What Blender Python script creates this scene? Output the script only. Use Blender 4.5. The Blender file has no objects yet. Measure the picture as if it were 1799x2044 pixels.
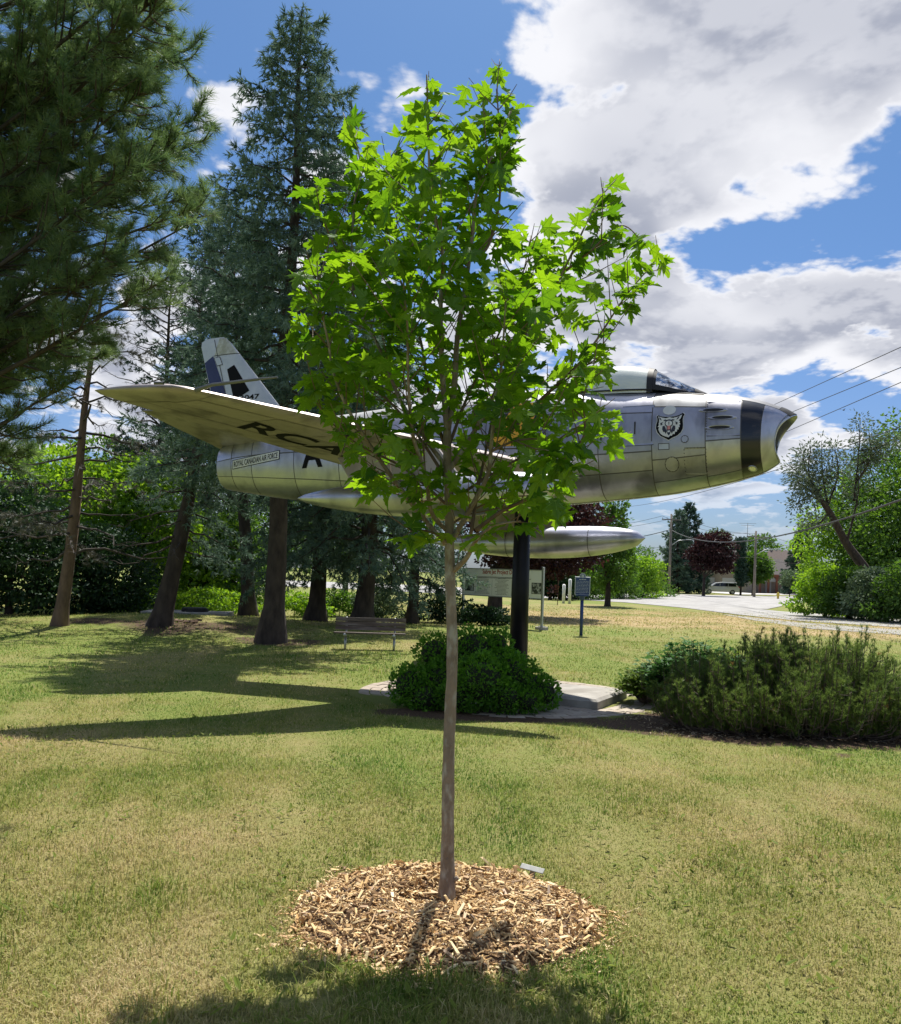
import bpy, bmesh, math, random
import numpy as np
from mathutils import Matrix, Vector

# ---------------------------------------------------------------- camera, sky, sun, exposure
SC = bpy.context.scene
COL = SC.collection
FPX, PX, PY, HCAM, ROLL = 1800.0, 899.5, 1141.0, 1.8, math.radians(1.8)   # lens in pixels of a 1799 x 2044 picture
cam_d = bpy.data.cameras.new('camera')
cam = bpy.data.objects.new('camera', cam_d); COL.objects.link(cam)
cam_d.sensor_fit = 'HORIZONTAL'; cam_d.sensor_width = 36.0; cam_d.lens = 36.0 * FPX / 1799.0
cam_d.shift_y = (PY - 1022.0) / 1799.0
cam_d.clip_start = 0.05; cam_d.clip_end = 5000
cam.matrix_world = Matrix.Translation((0, 0, HCAM)) @ Matrix.Rotation(math.pi / 2, 4, 'X') @ Matrix.Rotation(ROLL, 4, 'Z')
SC.camera = cam

SUN = Vector((0.15, 0.95, 1.72)).normalized()
SUN_EL = math.asin(SUN.z); SUN_AZ = math.atan2(SUN.x, SUN.y)

def direction(px, py):
    uu, vv = px - PX, PY - py
    c, s = math.cos(ROLL), math.sin(ROLL)
    return np.array([(c * uu - s * vv) / FPX, 1.0, (s * uu + c * vv) / FPX])

world = bpy.data.worlds.new('World'); SC.world = world; world.use_nodes = True
wn, wl = world.node_tree.nodes, world.node_tree.links
wn.clear()
def WN(t, **kw):
    n = wn.new(t)
    for k, v in kw.items():
        if k == 'op': n.operation = v
        else: setattr(n, k, v)
    return n
def wmath(op, a, b=None, c=None, clamp=False):
    n = WN('ShaderNodeMath', op=op); n.use_clamp = clamp
    for i, v in enumerate((a, b, c)):
        if v is None: continue
        if isinstance(v, (int, float)): n.inputs[i].default_value = v
        else: wl.new(v, n.inputs[i])
    return n.outputs[0]
sky = WN('ShaderNodeTexSky'); sky.sky_type = 'NISHITA'; sky.sun_disc = False
sky.sun_elevation = SUN_EL; sky.sun_rotation = SUN_AZ
sky.air_density = 1.0; sky.dust_density = 1.0; sky.ozone_density = 1.0
tc = WN('ShaderNodeTexCoord')
sep = WN('ShaderNodeSeparateXYZ'); wl.new(tc.outputs['Generated'], sep.inputs[0])
zz = wmath('ADD', wmath('MAXIMUM', sep.outputs[2], 0.0), 0.20)
comb = WN('ShaderNodeCombineXYZ')
wl.new(wmath('DIVIDE', sep.outputs[0], zz), comb.inputs[0]); wl.new(wmath('DIVIDE', sep.outputs[1], zz), comb.inputs[1])
wl.new(wmath('MULTIPLY', sep.outputs[2], 1.3), comb.inputs[2])
def cloud_noise(offset, scale, detail, rough=0.55, dist=0.0):
    mp = WN('ShaderNodeMapping'); mp.inputs['Location'].default_value = offset
    wl.new(comb.outputs[0], mp.inputs[0])
    n = WN('ShaderNodeTexNoise'); n.noise_dimensions = '2D'; n.inputs['Scale'].default_value = scale; n.inputs['Detail'].default_value = detail
    n.inputs['Roughness'].default_value = rough; n.inputs['Lacunarity'].default_value = 2.1; n.inputs['Distortion'].default_value = dist
    wl.new(mp.outputs[0], n.inputs[0])
    return n.outputs[0]
CL = (3.1, 7.7, 0.0)
def puffs(offset):
    mp = WN('ShaderNodeMapping'); mp.inputs['Location'].default_value = offset; wl.new(comb.outputs[0], mp.inputs[0])
    v = WN('ShaderNodeTexVoronoi'); v.voronoi_dimensions = '2D'; v.feature = 'F1'; v.inputs['Scale'].default_value = 5.0; v.inputs['Detail'].default_value = 3.0
    v.inputs['Roughness'].default_value = 0.55; v.inputs['Lacunarity'].default_value = 2.3
    wl.new(mp.outputs[0], v.inputs['Vector']); return wmath('MULTIPLY_ADD', v.outputs['Distance'], -0.19, 0.135)
n1 = wmath('ADD', cloud_noise(CL, 2.1, 10.0, 0.56, 0.2), puffs(CL))
# where banks of cloud and blue openings stand in the sky: (pixel of the centre, width, weight)
bias = None
for (bx, by, rad, w) in [(1470, 260, .28, .19), (1260, 120, .13, .13), (1130, 300, .09, .10), (1150, 30, .14, .13), (1640, 590, .16, .17), (1270, 690, .10, .15), (1150, 360, .13, .13), (1480, 690, .09, .08),
                         (1130, 180, .07, -.13), (1490, 75, .03, -.05), (1460, 60, .12, .10), (1720, 425, .06, -.20), (1405, 570, .07, -.20), (1670, 770, .10, -.15),
                         (560, 60, .27, -.26), (440, 150, .05, .20), (740, 245, .06, .22), (460, 600, .17, .15), (330, 820, .10, .14), (1330, 880, .10, -.08), (1600, 850, .06, .08)]:
    d = direction(bx, by); d = d / np.linalg.norm(d)
    vm = WN('ShaderNodeVectorMath', op='DISTANCE'); wl.new(tc.outputs['Generated'], vm.inputs[0]); vm.inputs[1].default_value = tuple(d)
    t = wmath('DIVIDE', vm.outputs['Value'], rad)
    g = wmath('POWER', 2.718, wmath('MULTIPLY', wmath('MULTIPLY', t, t), -1.0))
    g = wmath('MULTIPLY', g, w)
    bias = g if bias is None else wmath('ADD', bias, g)
dens = wmath('ADD', wmath('MULTIPLY_ADD', n1, 1.45, -0.225), bias)
def ramp(val, a, b):
    m = WN('ShaderNodeMapRange'); m.interpolation_type = 'SMOOTHSTEP'
    m.inputs[1].default_value = a; m.inputs[2].default_value = b
    wl.new(val, m.inputs[0]); return m.outputs[0]
cover = ramp(dens, 0.47, 0.62)
S2 = (CL[0] - 0.01, CL[1] - 0.05, 0.0)
n2 = wmath('ADD', cloud_noise(S2, 2.1, 6.0, 0.56, 0.2), puffs(S2))
n3 = cloud_noise((9.3, 1.7, 4.0), 1.15, 3.0, 0.5)
lit = ramp(wmath('SUBTRACT', n1, n2), -0.09, 0.08)
n4 = cloud_noise((CL[0] + 0.01, CL[1] + 0.06, 0.0), 2.1, 2.5, 0.5, 0.2)
soft = wmath('ADD', wmath('MULTIPLY_ADD', n4, 1.3, -0.15), bias)
thick = wmath('MULTIPLY', wmath('MULTIPLY', ramp(soft, 0.54, 0.82), ramp(dens, 0.56, 0.70)), ramp(n3, 0.20, 0.48))
shade = wmath('MULTIPLY', thick, wmath('SUBTRACT', 1.0, wmath('MULTIPLY', lit, 0.40)), clamp=True)
cmix = WN('ShaderNodeMix', data_type='RGBA'); wl.new(shade, cmix.inputs[0])
cmix.inputs[6].default_value = (6.4, 6.45, 6.75, 1); cmix.inputs[7].default_value = (2.8, 3.0, 3.65, 1)
skyg = WN('ShaderNodeMix', data_type='RGBA', blend_type='MULTIPLY'); skyg.inputs[0].default_value = 1.0
wl.new(sky.outputs[0], skyg.inputs[6]); tint = WN('ShaderNodeMix', data_type='RGBA'); wl.new(ramp(sep.outputs[2], 0.0, 0.45), tint.inputs[0])
tint.inputs[6].default_value = (0.40, 0.50, 0.72, 1); tint.inputs[7].default_value = (0.33, 0.51, 0.71, 1); wl.new(tint.outputs[2], skyg.inputs[7])
smix = WN('ShaderNodeMix', data_type='RGBA')
wl.new(wmath('MULTIPLY', cover, ramp(sep.outputs[2], 0.0, 0.15)), smix.inputs[0])
wl.new(skyg.outputs[2], smix.inputs[6]); wl.new(cmix.outputs[2], smix.inputs[7])
bg = WN('ShaderNodeBackground'); bg.inputs[1].default_value = 0.088
wl.new(smix.outputs[2], bg.inputs[0])
wo = WN('ShaderNodeOutputWorld'); wl.new(bg.outputs[0], wo.inputs[0])

sun_d = bpy.data.lights.new('sun', 'SUN'); sun_d.energy = 4.2; sun_d.angle = math.radians(0.53); sun_d.color = (1.0, 0.95, 0.86)
sun = bpy.data.objects.new('sun', sun_d); COL.objects.link(sun)
sun.rotation_euler = SUN.to_track_quat('Z', 'Y').to_euler(); sun.location = (0, 0, 30)

SC.view_settings.view_transform = 'Standard'; SC.view_settings.look = 'None'
SC.view_settings.exposure = 0.74; SC.view_settings.gamma = 1.0; SC.view_settings.use_curve_mapping = False
SC.render.engine = 'CYCLES'
cy = SC.cycles
cy.max_bounces = 7; cy.diffuse_bounces = 3; cy.glossy_bounces = 4; cy.transmission_bounces = 5; cy.transparent_max_bounces = 6
cy.use_denoising = True; cy.caustics_reflective = False; cy.caustics_refractive = False; cy.sample_clamp_indirect = 4.0
# ---------------------------------------------------------------- helpers
RNG = np.random.default_rng(11)
R_ = random.Random(5)
def ss(a, b, x):
    t = np.clip((np.asarray(x, float) - a) / (b - a), 0, 1); return t * t * (3 - 2 * t)
def gz(x, y):
    x = np.asarray(x, float); y = np.asarray(y, float)
    z = -0.25 * ss(5, 15, y)
    z = z + 0.34 * np.exp(-((x + 9.0) ** 2 / 30 + (y - 29.5) ** 2 / 16))
    z = z + (0.012 * np.sin(x * 1.3 + y * .7) + 0.010 * np.sin(x * .6 - y * 1.7 + 1.0)) * ss(60, 30, y)
    return z
def gnd(px, py):
    """point of the ground seen at a pixel of the 1799-wide picture"""
    d = direction(px, py); y = 6.0
    for _ in range(60):
        h = HCAM - float(gz(d[0] * y, y)); y = 0.5 * y + 0.5 * min(h / max(-d[2], 1e-4), 400)
    return Vector((d[0] * y, y, float(gz(d[0] * y, y))))
def at(px, py, dist):
    d = direction(px, py); return Vector((d[0] * dist, dist, HCAM + d[2] * dist))
def onground(px, dist, dy=0.0):
    d = direction(px, PY + (px - PX) * math.tan(ROLL)); x = d[0] * dist
    return Vector((x, dist, float(gz(x, dist)) + dy))

def tag(o, label=None, cat=None, group=None, kind=None):
    if label: o['label'] = label
    if cat: o['category'] = cat
    if group: o['group'] = group
    if kind: o['kind'] = kind
    return o
def thing(name, label, cat, loc=(0, 0, 0), rz=0.0, group=None):
    o = bpy.data.objects.new(name, None); COL.objects.link(o)
    o.location = loc; o.rotation_euler = (0, 0, rz); o.empty_display_size = 0.2
    return tag(o, label, cat, group)
def link(name, me, parent=None):
    o = bpy.data.objects.new(name, me); COL.objects.link(o)
    if parent is not None: o.parent = parent
    return o
def copy_tree(o, parent=None):
    c = o.copy(); COL.objects.link(c); c.parent = parent
    for ch in list(o.children): copy_tree(ch, c)
    return c

def npmesh(name, V, F, mat, smooth=False, attrs=None):
    """V (n,3); F list of arrays (m,k) of polygons; attrs {name: per vertex float}"""
    me = bpy.data.meshes.new(name)
    V = np.asarray(V, np.float32)
    if isinstance(F, np.ndarray): F = [F]
    F = [np.asarray(f, np.int32) for f in F if len(f)]
    nl = sum(f.size for f in F); npoly = sum(len(f) for f in F)
    me.vertices.add(len(V)); me.vertices.foreach_set('co', V.ravel())
    me.loops.add(nl); me.loops.foreach_set('vertex_index', np.concatenate([f.ravel() for f in F]))
    me.polygons.add(npoly)
    tot = np.concatenate([np.full(len(f), f.shape[1], np.int32) for f in F])
    start = np.concatenate([[0], np.cumsum(tot)[:-1]]).astype(np.int32)
    me.polygons.foreach_set('loop_start', start)
    me.polygons.foreach_set('use_smooth', np.full(npoly, bool(smooth)))
    me.update(calc_edges=True); me.validate()
    for k, a in (attrs or {}).items():
        at_ = me.attributes.new(k, 'FLOAT', 'POINT'); at_.data.foreach_set('value', np.asarray(a, np.float32))
    if mat is not None: me.materials.append(mat)
    return me

class MB:
    """collects solid shapes into one mesh"""
    def __init__(s): s.V = []; s.F = {}; s.n = 0
    def add(s, V, F):
        V = np.asarray(V, float); s.V.append(V)
        for f in F: s.F.setdefault(len(f), []).append([i + s.n for i in f])
        s.n += len(V); return s
    def box(s, c, d, rot=None):
        c = np.asarray(c, float); hx, hy, hz = np.asarray(d, float) / 2
        V = np.array([[x, y, z] for x in (-hx, hx) for y in (-hy, hy) for z in (-hz, hz)])
        if rot is not None: V = V @ np.asarray(rot).T
        return s.add(V + c, [(0, 1, 3, 2), (4, 6, 7, 5), (0, 4, 5, 1), (2, 3, 7, 6), (0, 2, 6, 4), (1, 5, 7, 3)])
    def tube(s, pts, rad, n=8, cap=True):
        V, F = tube_vf(pts, rad, n, cap); return s.add(V, F)
    def prism(s, poly, ax, t0, t1):
        """polygon (2D) extruded along axis ax between t0 and t1"""
        n = len(poly); V = []
        for t in (t0, t1):
            for a, b in poly:
                V.append({0: (t, a, b), 1: (a, t, b), 2: (a, b, t)}[ax])
        F = [tuple(range(n))[::-1], tuple(range(n, 2 * n))] + [(i, (i + 1) % n, n + (i + 1) % n, n + i) for i in range(n)]
        return s.add(V, F)
    def mesh(s, name, mat, smooth=False):
        me = npmesh(name, np.concatenate(s.V), [np.array(v) for v in s.F.values()], mat, smooth)
        bm = bmesh.new(); bm.from_mesh(me); bmesh.ops.recalc_face_normals(bm, faces=bm.faces); bm.to_mesh(me); bm.free()
        return me
    def obj(s, name, mat, parent=None, smooth=False, bevel=0.0):
        o = link(name, s.mesh(name, mat, smooth), parent)
        if bevel:
            b = o.modifiers.new('bevel', 'BEVEL'); b.width = bevel; b.segments = 2; b.limit_method = 'ANGLE'
        return o

def frame_from(d):
    d = np.asarray(d, float); d = d / (np.linalg.norm(d) + 1e-9)
    a = np.array([0, 0, 1.0]) if abs(d[2]) < .9 else np.array([1.0, 0, 0])
    u = np.cross(a, d); u /= np.linalg.norm(u); return u, np.cross(d, u), d
def tube_vf(pts, rad, n=8, cap=True):
    P = np.asarray([tuple(p) for p in pts], float); m = len(P)
    rad = np.broadcast_to(np.asarray(rad, float), (m,))
    V = []; ang = np.arange(n) / n * 2 * np.pi
    pu = None
    for i in range(m):
        d = P[min(i + 1, m - 1)] - P[max(i - 1, 0)]
        u, v, d = frame_from(d)
        if pu is not None:
            u = pu - d * np.dot(pu, d); u /= (np.linalg.norm(u) + 1e-9); v = np.cross(d, u)
        pu = u
        V.append(P[i] + rad[i] * (np.cos(ang)[:, None] * u + np.sin(ang)[:, None] * v))
    V = np.concatenate(V)
    F = [(i * n + j, i * n + (j + 1) % n, (i + 1) * n + (j + 1) % n, (i + 1) * n + j) for i in range(m - 1) for j in range(n)]
    if cap: F += [tuple(range(n))[::-1], tuple(range((m - 1) * n, m * n))]
    return V, F

def frames(dirs, ups=None, spin=None):
    """rotation matrices (N,3,3) with local y along dirs"""
    d = np.asarray(dirs, float); d = d / (np.linalg.norm(d, axis=1, keepdims=True) + 1e-9)
    if ups is None: ups = RNG.normal(size=d.shape)
    x = np.cross(d, ups); x /= (np.linalg.norm(x, axis=1, keepdims=True) + 1e-9)
    z = np.cross(x, d)
    return np.stack([x, d, z], axis=2)
def scatter(tv, tf, pos, rot, scale, var=None):
    """replicate a template; returns V, F, var per vertex"""
    tv = np.asarray(tv, float); tf = np.asarray(tf, np.int64); N = len(pos); m = len(tv)
    scale = np.asarray(scale, float)
    if scale.ndim == 1: scale = scale[:, None]
    L = tv[None] * scale[:, None, :]
    V = np.einsum('nij,nmj->nmi', rot, L) + np.asarray(pos)[:, None, :]
    F = (tf[None] + (np.arange(N) * m)[:, None, None]).reshape(-1, tf.shape[1])
    var = RNG.random(N) if var is None else np.asarray(var)
    return V.reshape(-1, 3), F, np.repeat(var, m)

# ---------------------------------------------------------------- materials
MATS = {}
def nodes_of(m):
    m.use_nodes = True; nt = m.node_tree; nt.nodes.clear(); return nt, nt.nodes, nt.links
def mat(name, c1, c2=None, scale=6.0, rough=0.6, metal=0.0, bump=0.0, bscale=None, spec=0.5, detail=6.0, rough2=None, stretch=(1, 1, 1), coat=0.0, contrast=(0.35, 0.65), c3=None, scale3=1.0):
    if name in MATS: return MATS[name]
    m = bpy.data.materials.new(name); MATS[name] = m
    nt, N, L = nodes_of(m)
    b = N.new('ShaderNodeBsdfPrincipled'); o = N.new('ShaderNodeOutputMaterial'); L.new(b.outputs[0], o.inputs[0])
    b.inputs['Roughness'].default_value = rough; b.inputs['Metallic'].default_value = metal
    b.inputs['Specular IOR Level'].default_value = spec; b.inputs['Coat Weight'].default_value = coat
    b.inputs['Base Color'].default_value = (*c1, 1)
    if c2 is not None or bump or rough2 is not None:
        t = N.new('ShaderNodeTexCoord'); mp = N.new('ShaderNodeMapping'); mp.inputs['Scale'].default_value = stretch
        L.new(t.outputs['Object'], mp.inputs[0])
        n = N.new('ShaderNodeTexNoise'); n.inputs['Scale'].default_value = scale; n.inputs['Detail'].default_value = detail; n.inputs['Roughness'].default_value = .62
        L.new(mp.outputs[0], n.inputs[0])
        mr = N.new('ShaderNodeMapRange'); mr.inputs[1].default_value, mr.inputs[2].default_value = contrast; L.new(n.outputs[0], mr.inputs[0])
        if c2 is not None:
            mx = N.new('ShaderNodeMix'); mx.data_type = 'RGBA'; L.new(mr.outputs[0], mx.inputs[0])
            mx.inputs[6].default_value = (*c1, 1); mx.inputs[7].default_value = (*c2, 1)
            out = mx.outputs[2]
            if c3 is not None:
                n3 = N.new('ShaderNodeTexNoise'); n3.inputs['Scale'].default_value = scale3; n3.inputs['Detail'].default_value = 4; L.new(mp.outputs[0], n3.inputs[0])
                r3 = N.new('ShaderNodeMapRange'); r3.inputs[1].default_value = .5; r3.inputs[2].default_value = .68; L.new(n3.outputs[0], r3.inputs[0])
                m3 = N.new('ShaderNodeMix'); m3.data_type = 'RGBA'; L.new(r3.outputs[0], m3.inputs[0]); L.new(out, m3.inputs[6]); m3.inputs[7].default_value = (*c3, 1)
                out = m3.outputs[2]
            L.new(out, b.inputs['Base Color'])
        if rough2 is not None:
            rr = N.new('ShaderNodeMapRange'); rr.inputs[1].default_value, rr.inputs[2].default_value = contrast
            rr.inputs[3].default_value = rough; rr.inputs[4].default_value = rough2; L.new(n.outputs[0], rr.inputs[0]); L.new(rr.outputs[0], b.inputs['Roughness'])
        if bump:
            nb = N.new('ShaderNodeTexNoise'); nb.inputs['Scale'].default_value = bscale or scale * 3; nb.inputs['Detail'].default_value = 6
            L.new(mp.outputs[0], nb.inputs[0])
            bp = N.new('ShaderNodeBump'); bp.inputs['Strength'].default_value = bump; bp.inputs['Distance'].default_value = 0.02
            L.new(nb.outputs[0], bp.inputs['Height']); L.new(bp.outputs[0], b.inputs['Normal'])
    return m
def leafmat(name, c1, c2, trans=0.35, ct=None, gloss=0.022, grough=0.5, c3=None):
    """foliage: colour by per-piece attribute 'var', some light passes through"""
    if name in MATS: return MATS[name]
    m = bpy.data.materials.new(name); MATS[name] = m
    nt, N, L = nodes_of(m)
    a = N.new('ShaderNodeAttribute'); a.attribute_name = 'var'
    cr = N.new('ShaderNodeValToRGB'); L.new(a.outputs['Fac'], cr.inputs[0])
    cr.color_ramp.elements[0].color = (*c1, 1); cr.color_ramp.elements[1].color = (*c2, 1)
    if c3 is not None:
        e = cr.color_ramp.elements.new(0.93); e.color = (*c2, 1); cr.color_ramp.elements[2].color = (*c3, 1)
    d = N.new('ShaderNodeBsdfDiffuse'); L.new(cr.outputs[0], d.inputs[0])
    t = N.new('ShaderNodeBsdfTranslucent')
    if ct is not None:
        mm = N.new('ShaderNodeMix'); mm.data_type = 'RGBA'; mm.blend_type = 'MULTIPLY'; mm.inputs[0].default_value = 1.0
        L.new(cr.outputs[0], mm.inputs[6]); mm.inputs[7].default_value = (*ct, 1); L.new(mm.outputs[2], t.inputs[0])
    else: L.new(cr.outputs[0], t.inputs[0])
    mx = N.new('ShaderNodeMixShader'); mx.inputs[0].default_value = trans; L.new(d.outputs[0], mx.inputs[1]); L.new(t.outputs[0], mx.inputs[2])
    g = N.new('ShaderNodeBsdfGlossy'); g.inputs['Roughness'].default_value = grough; g.inputs[0].default_value = (.9, .95, 1, 1)
    m2 = N.new('ShaderNodeMixShader'); m2.inputs[0].default_value = gloss; L.new(mx.outputs[0], m2.inputs[1]); L.new(g.outputs[0], m2.inputs[2])
    o = N.new('ShaderNodeOutputMaterial'); L.new(m2.outputs[0], o.inputs[0])
    return m
# ---------------------------------------------------------------- ground, road, lawn
_w = np.random.default_rng(3); _K = [(_w.normal(size=2) * f, _w.random() * 6.28, a) for f, a in [(0.25, 1), (.5, .8), (.9, .6), (1.7, .5), (3.2, .45), (3.6, .4), (6.5, .35), (8, .3)] for _r in range(2)]
def fnoise(x, y):
    z = 0
    for k, p, a in _K: z = z + a * np.sin(k[0] * x + k[1] * y + p)
    return z / 3.0
SLAB_C = np.array([1.11, 15.26]); SLAB_H = (1.75, .80); SLAB_YAW = math.radians(-27); RING_C = np.array([1.0, 15.2]); RING_R = 2.6
JYAW = -0.3957
MUGO_C = np.array([5.0, 12.4])
MAPLE = gnd(893, 1806)
def bed(x, y):      # bare soil and needle litter
    a = ss(1.25, .75, np.hypot((x - 4.6) / 2.5, (y - 12.3) / 1.55) + .12 * fnoise(x * 2, y * 2))
    b = ss(1.2, .8, np.hypot((x - .45) / 1.55, (y - 12.75) / .62) + .1 * fnoise(x * 2, y * 2))
    c = .62 * ss(1.2, .4, np.hypot((x + 7.6) / 4.0, (y - 27.0) / 2.6) + .3 * fnoise(x, y))
    d = .6 * ss(1.2, .5, np.hypot((x + 4.5) / 1.8, (y - 24.0) / 1.4) + .3 * fnoise(x, y))
    e = .55 * ss(1.2, .6, np.hypot((x + 11) / 1.6, (y - 27.5) / 1.2) + .3 * fnoise(x, y))
    f = .75 * ss(1.0, 1.6, fnoise(x * 3.3 + 9, y * 3.3)) * ss(16, 10, y)
    return np.clip(a + b + c + d + e + f, 0, 1)
def dryness(x, y):
    n = fnoise(x, y) * .55 + .35 * fnoise(x * 2.3 + 5, y * 2.3)
    v = .42 + .36 * n
    v = v + (.34 + .30 * fnoise(x * .9 + 2, y * 1.4)) * ss(33, 39, y + .25 * (x - 10)) * ss(60, 46, y) * ss(0, 6, x) + .15 * ss(30, 45, y) * ss(70, 50, y)
    v = v - .12 * ss(-4, -9, x) + .12 * ss(1, 3, x) * ss(9, 4, y) - .10 * ss(8, 14, y) * ss(28, 20, y)
    v = v + .25 * np.exp(-((x - 1.8) ** 2 / 6 + (y - 23.0) ** 2 / .5)) + .25 * np.exp(-((x + 3.6) ** 2 / 3 + (y - 9.5) ** 2 / 1.2))
    return np.clip(v, 0, 1)

def ground_material():
    m = bpy.data.materials.new('lawn_ground'); nt, N, L = nodes_of(m)
    b = N.new('ShaderNodeBsdfPrincipled'); o = N.new('ShaderNodeOutputMaterial'); L.new(b.outputs[0], o.inputs[0])
    b.inputs['Roughness'].default_value = .9; b.inputs['Specular IOR Level'].default_value = .15
    def attr(n):
        a = N.new('ShaderNodeAttribute'); a.attribute_name = n; return a.outputs['Fac']
    def noise(s, d=6, r=.6):
        t = N.new('ShaderNodeNewGeometry'); n = N.new('ShaderNodeTexNoise'); n.inputs['Scale'].default_value = s; n.inputs['Detail'].default_value = d; n.inputs['Roughness'].default_value = r
        L.new(t.outputs['Position'], n.inputs[0]); return n.outputs[0]
    def mathn(op, a, c):
        n = N.new('ShaderNodeMath'); n.operation = op
        for i, v in enumerate((a, c)):
            if isinstance(v, float): n.inputs[i].default_value = v
            else: L.new(v, n.inputs[i])
        return n.outputs[0]
    def rng(v, a, c):
        n = N.new('ShaderNodeMapRange'); n.inputs[1].default_value = a; n.inputs[2].default_value = c; L.new(v, n.inputs[0]); return n.outputs[0]
    def mix(f, a, c):
        n = N.new('ShaderNodeMix'); n.data_type = 'RGBA'; L.new(f, n.inputs[0])
        for i, v in ((6, a), (7, c)):
            if isinstance(v, tuple): n.inputs[i].default_value = (*v, 1)
            else: L.new(v, n.inputs[i])
        return n.outputs[2]
    dry = mathn('ADD', attr('dry'), mathn('MULTIPLY', mathn('SUBTRACT', noise(2.3, 8, .7), .5), 1.1))
    fine = noise(55, 4, .7)
    green = mix(rng(fine, .3, .7), (.11, .15, .03), (.24, .28, .065))
    straw = mix(rng(fine, .3, .7), (.24, .19, .085), (.42, .33, .16))
    col = mix(rng(dry, .25, .95), green, straw)
    tan = mix(rng(noise(9, 6), .3, .7), (.33, .25, .125), (.47, .36, .19))
    col = mix(rng(attr('dry'), .78, 1.0), col, tan)
    soil = mix(rng(noise(30, 6, .75), .35, .65), (.035, .025, .018), (.16, .105, .065))
    col = mix(rng(mathn('ADD', attr('soil'), mathn('MULTIPLY', mathn('SUBTRACT', noise(6, 6), .5), .5)), .35, .6), col, soil)
    L.new(col, b.inputs['Base Color'])
    bp = N.new('ShaderNodeBump'); bp.inputs['Strength'].default_value = .7; bp.inputs['Distance'].default_value = .03
    L.new(noise(70, 5, .7), bp.inputs['Height']); L.new(bp.outputs[0], b.inputs['Normal'])
    return m
def axis(segs):
    out = []
    for a, b, st in segs: out += list(np.arange(a, b, st))
    return np.array(out + [segs[-1][1]])
gx = axis([(-900, -200, 100), (-200, -60, 12), (-60, -20, 2), (-20, 22, .35), (22, 60, 2), (60, 200, 12), (200, 900, 100)])
gy = axis([(-80, -10, 10), (-10, 0, 1), (0, 36, .35), (36, 70, 1), (70, 200, 8), (200, 1600, 100)])
GX, GY = np.meshgrid(gx, gy); nx, ny = len(gx), len(gy)
GV = np.stack([GX, GY, gz(GX, GY)], -1).reshape(-1, 3)
ii = (np.arange(ny - 1)[:, None] * nx + np.arange(nx - 1)[None]).ravel()
GF = np.stack([ii, ii + 1, ii + nx + 1, ii + nx], 1)
M_ground = ground_material()
lawn = link('lawn_ground', npmesh('lawn_ground', GV, GF, M_ground, True, {'dry': dryness(GV[:, 0], GV[:, 1]), 'soil': bed(GV[:, 0], GV[:, 1])}))
tag(lawn, 'sun-dried green and straw coloured park lawn', 'lawn', kind='structure')

def sheet(name, poly, z, m, label, cat, kind='structure'):
    bm = bmesh.new(); vs = [bm.verts.new((p[0], p[1], z)) for p in poly]
    f = bm.faces.new(vs); bmesh.ops.triangulate(bm, faces=[f]); bmesh.ops.recalc_face_normals(bm, faces=bm.faces)
    for f in bm.faces:
        if f.normal.z < 0: f.normal_flip()
    me = bpy.data.meshes.new(name); bm.to_mesh(me); bm.free(); me.materials.append(m)
    return tag(link(name, me), label, cat, kind=kind)
M_road = mat('asphalt_pale', (.30, .29, .28), (.40, .39, .375), scale=.35, rough=.85, bump=.3, bscale=60, c3=(.25, .24, .23), scale3=.9)
M_gravel = mat('gravel', (.20, .19, .17), (.44, .42, .38), scale=14, rough=.9, bump=.6, bscale=60)
M_walk = mat('pavement_concrete', (.46, .44, .41), (.55, .53, .49), scale=3, rough=.85, bump=.2)
rp = [gnd(*q) for q in [(250, 1163), (530, 1168), (800, 1181), (1050, 1193), (1130, 1196), (1249, 1203), (1368, 1214), (1461, 1226), (1596, 1240), (1799, 1253), (2100, 1272)]]
rq = [gnd(*q) for q in [(2100, 1250), (1799, 1234), (1664, 1228), (1560, 1221), (1490, 1213), (1420, 1204), (1320, 1192), (1190, 1184.5), (1050, 1179), (800, 1167), (530, 1157), (250, 1150)]]
ROADZ = -0.225
sheet('road', [(p.x, p.y) for p in rp + rq], ROADZ, M_road, 'pale grey asphalt road curving past the park', 'road')
sr = [gnd(*q) for q in [(1190, 1186), (1320, 1194), (1420, 1206), (1500, 1215.5), (1532, 1216.5), (1593, 1204), (1700, 1196), (1700, 1191.5), (1600, 1190.5), (1481, 1189.5), (1320, 1186), (1190, 1184)]]
sheet('side_road', [(p.x, p.y) for p in sr], ROADZ + .008, M_road, 'pale side street branching off towards the houses', 'road')
gs = [gnd(*q) for q in [(1440, 1226), (1596, 1243), (1799, 1258), (2100, 1280), (2100, 1296), (1799, 1268), (1620, 1256), (1500, 1238)]]
sheet('gravel_shoulder', [(p.x, p.y) for p in gs], -0.236, M_gravel, 'grey gravel shoulder beside the asphalt road', 'shoulder')
dw = [gnd(*q) for q in [(1400, 1182), (1470, 1187), (1600, 1188.5), (1600, 1186.5), (1500, 1184.5), (1440, 1180.5)]]
sheet('pavement', [(p.x, p.y) for p in dw], -0.20, M_walk, 'pale concrete pavement in front of the houses', 'pavement')

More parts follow.
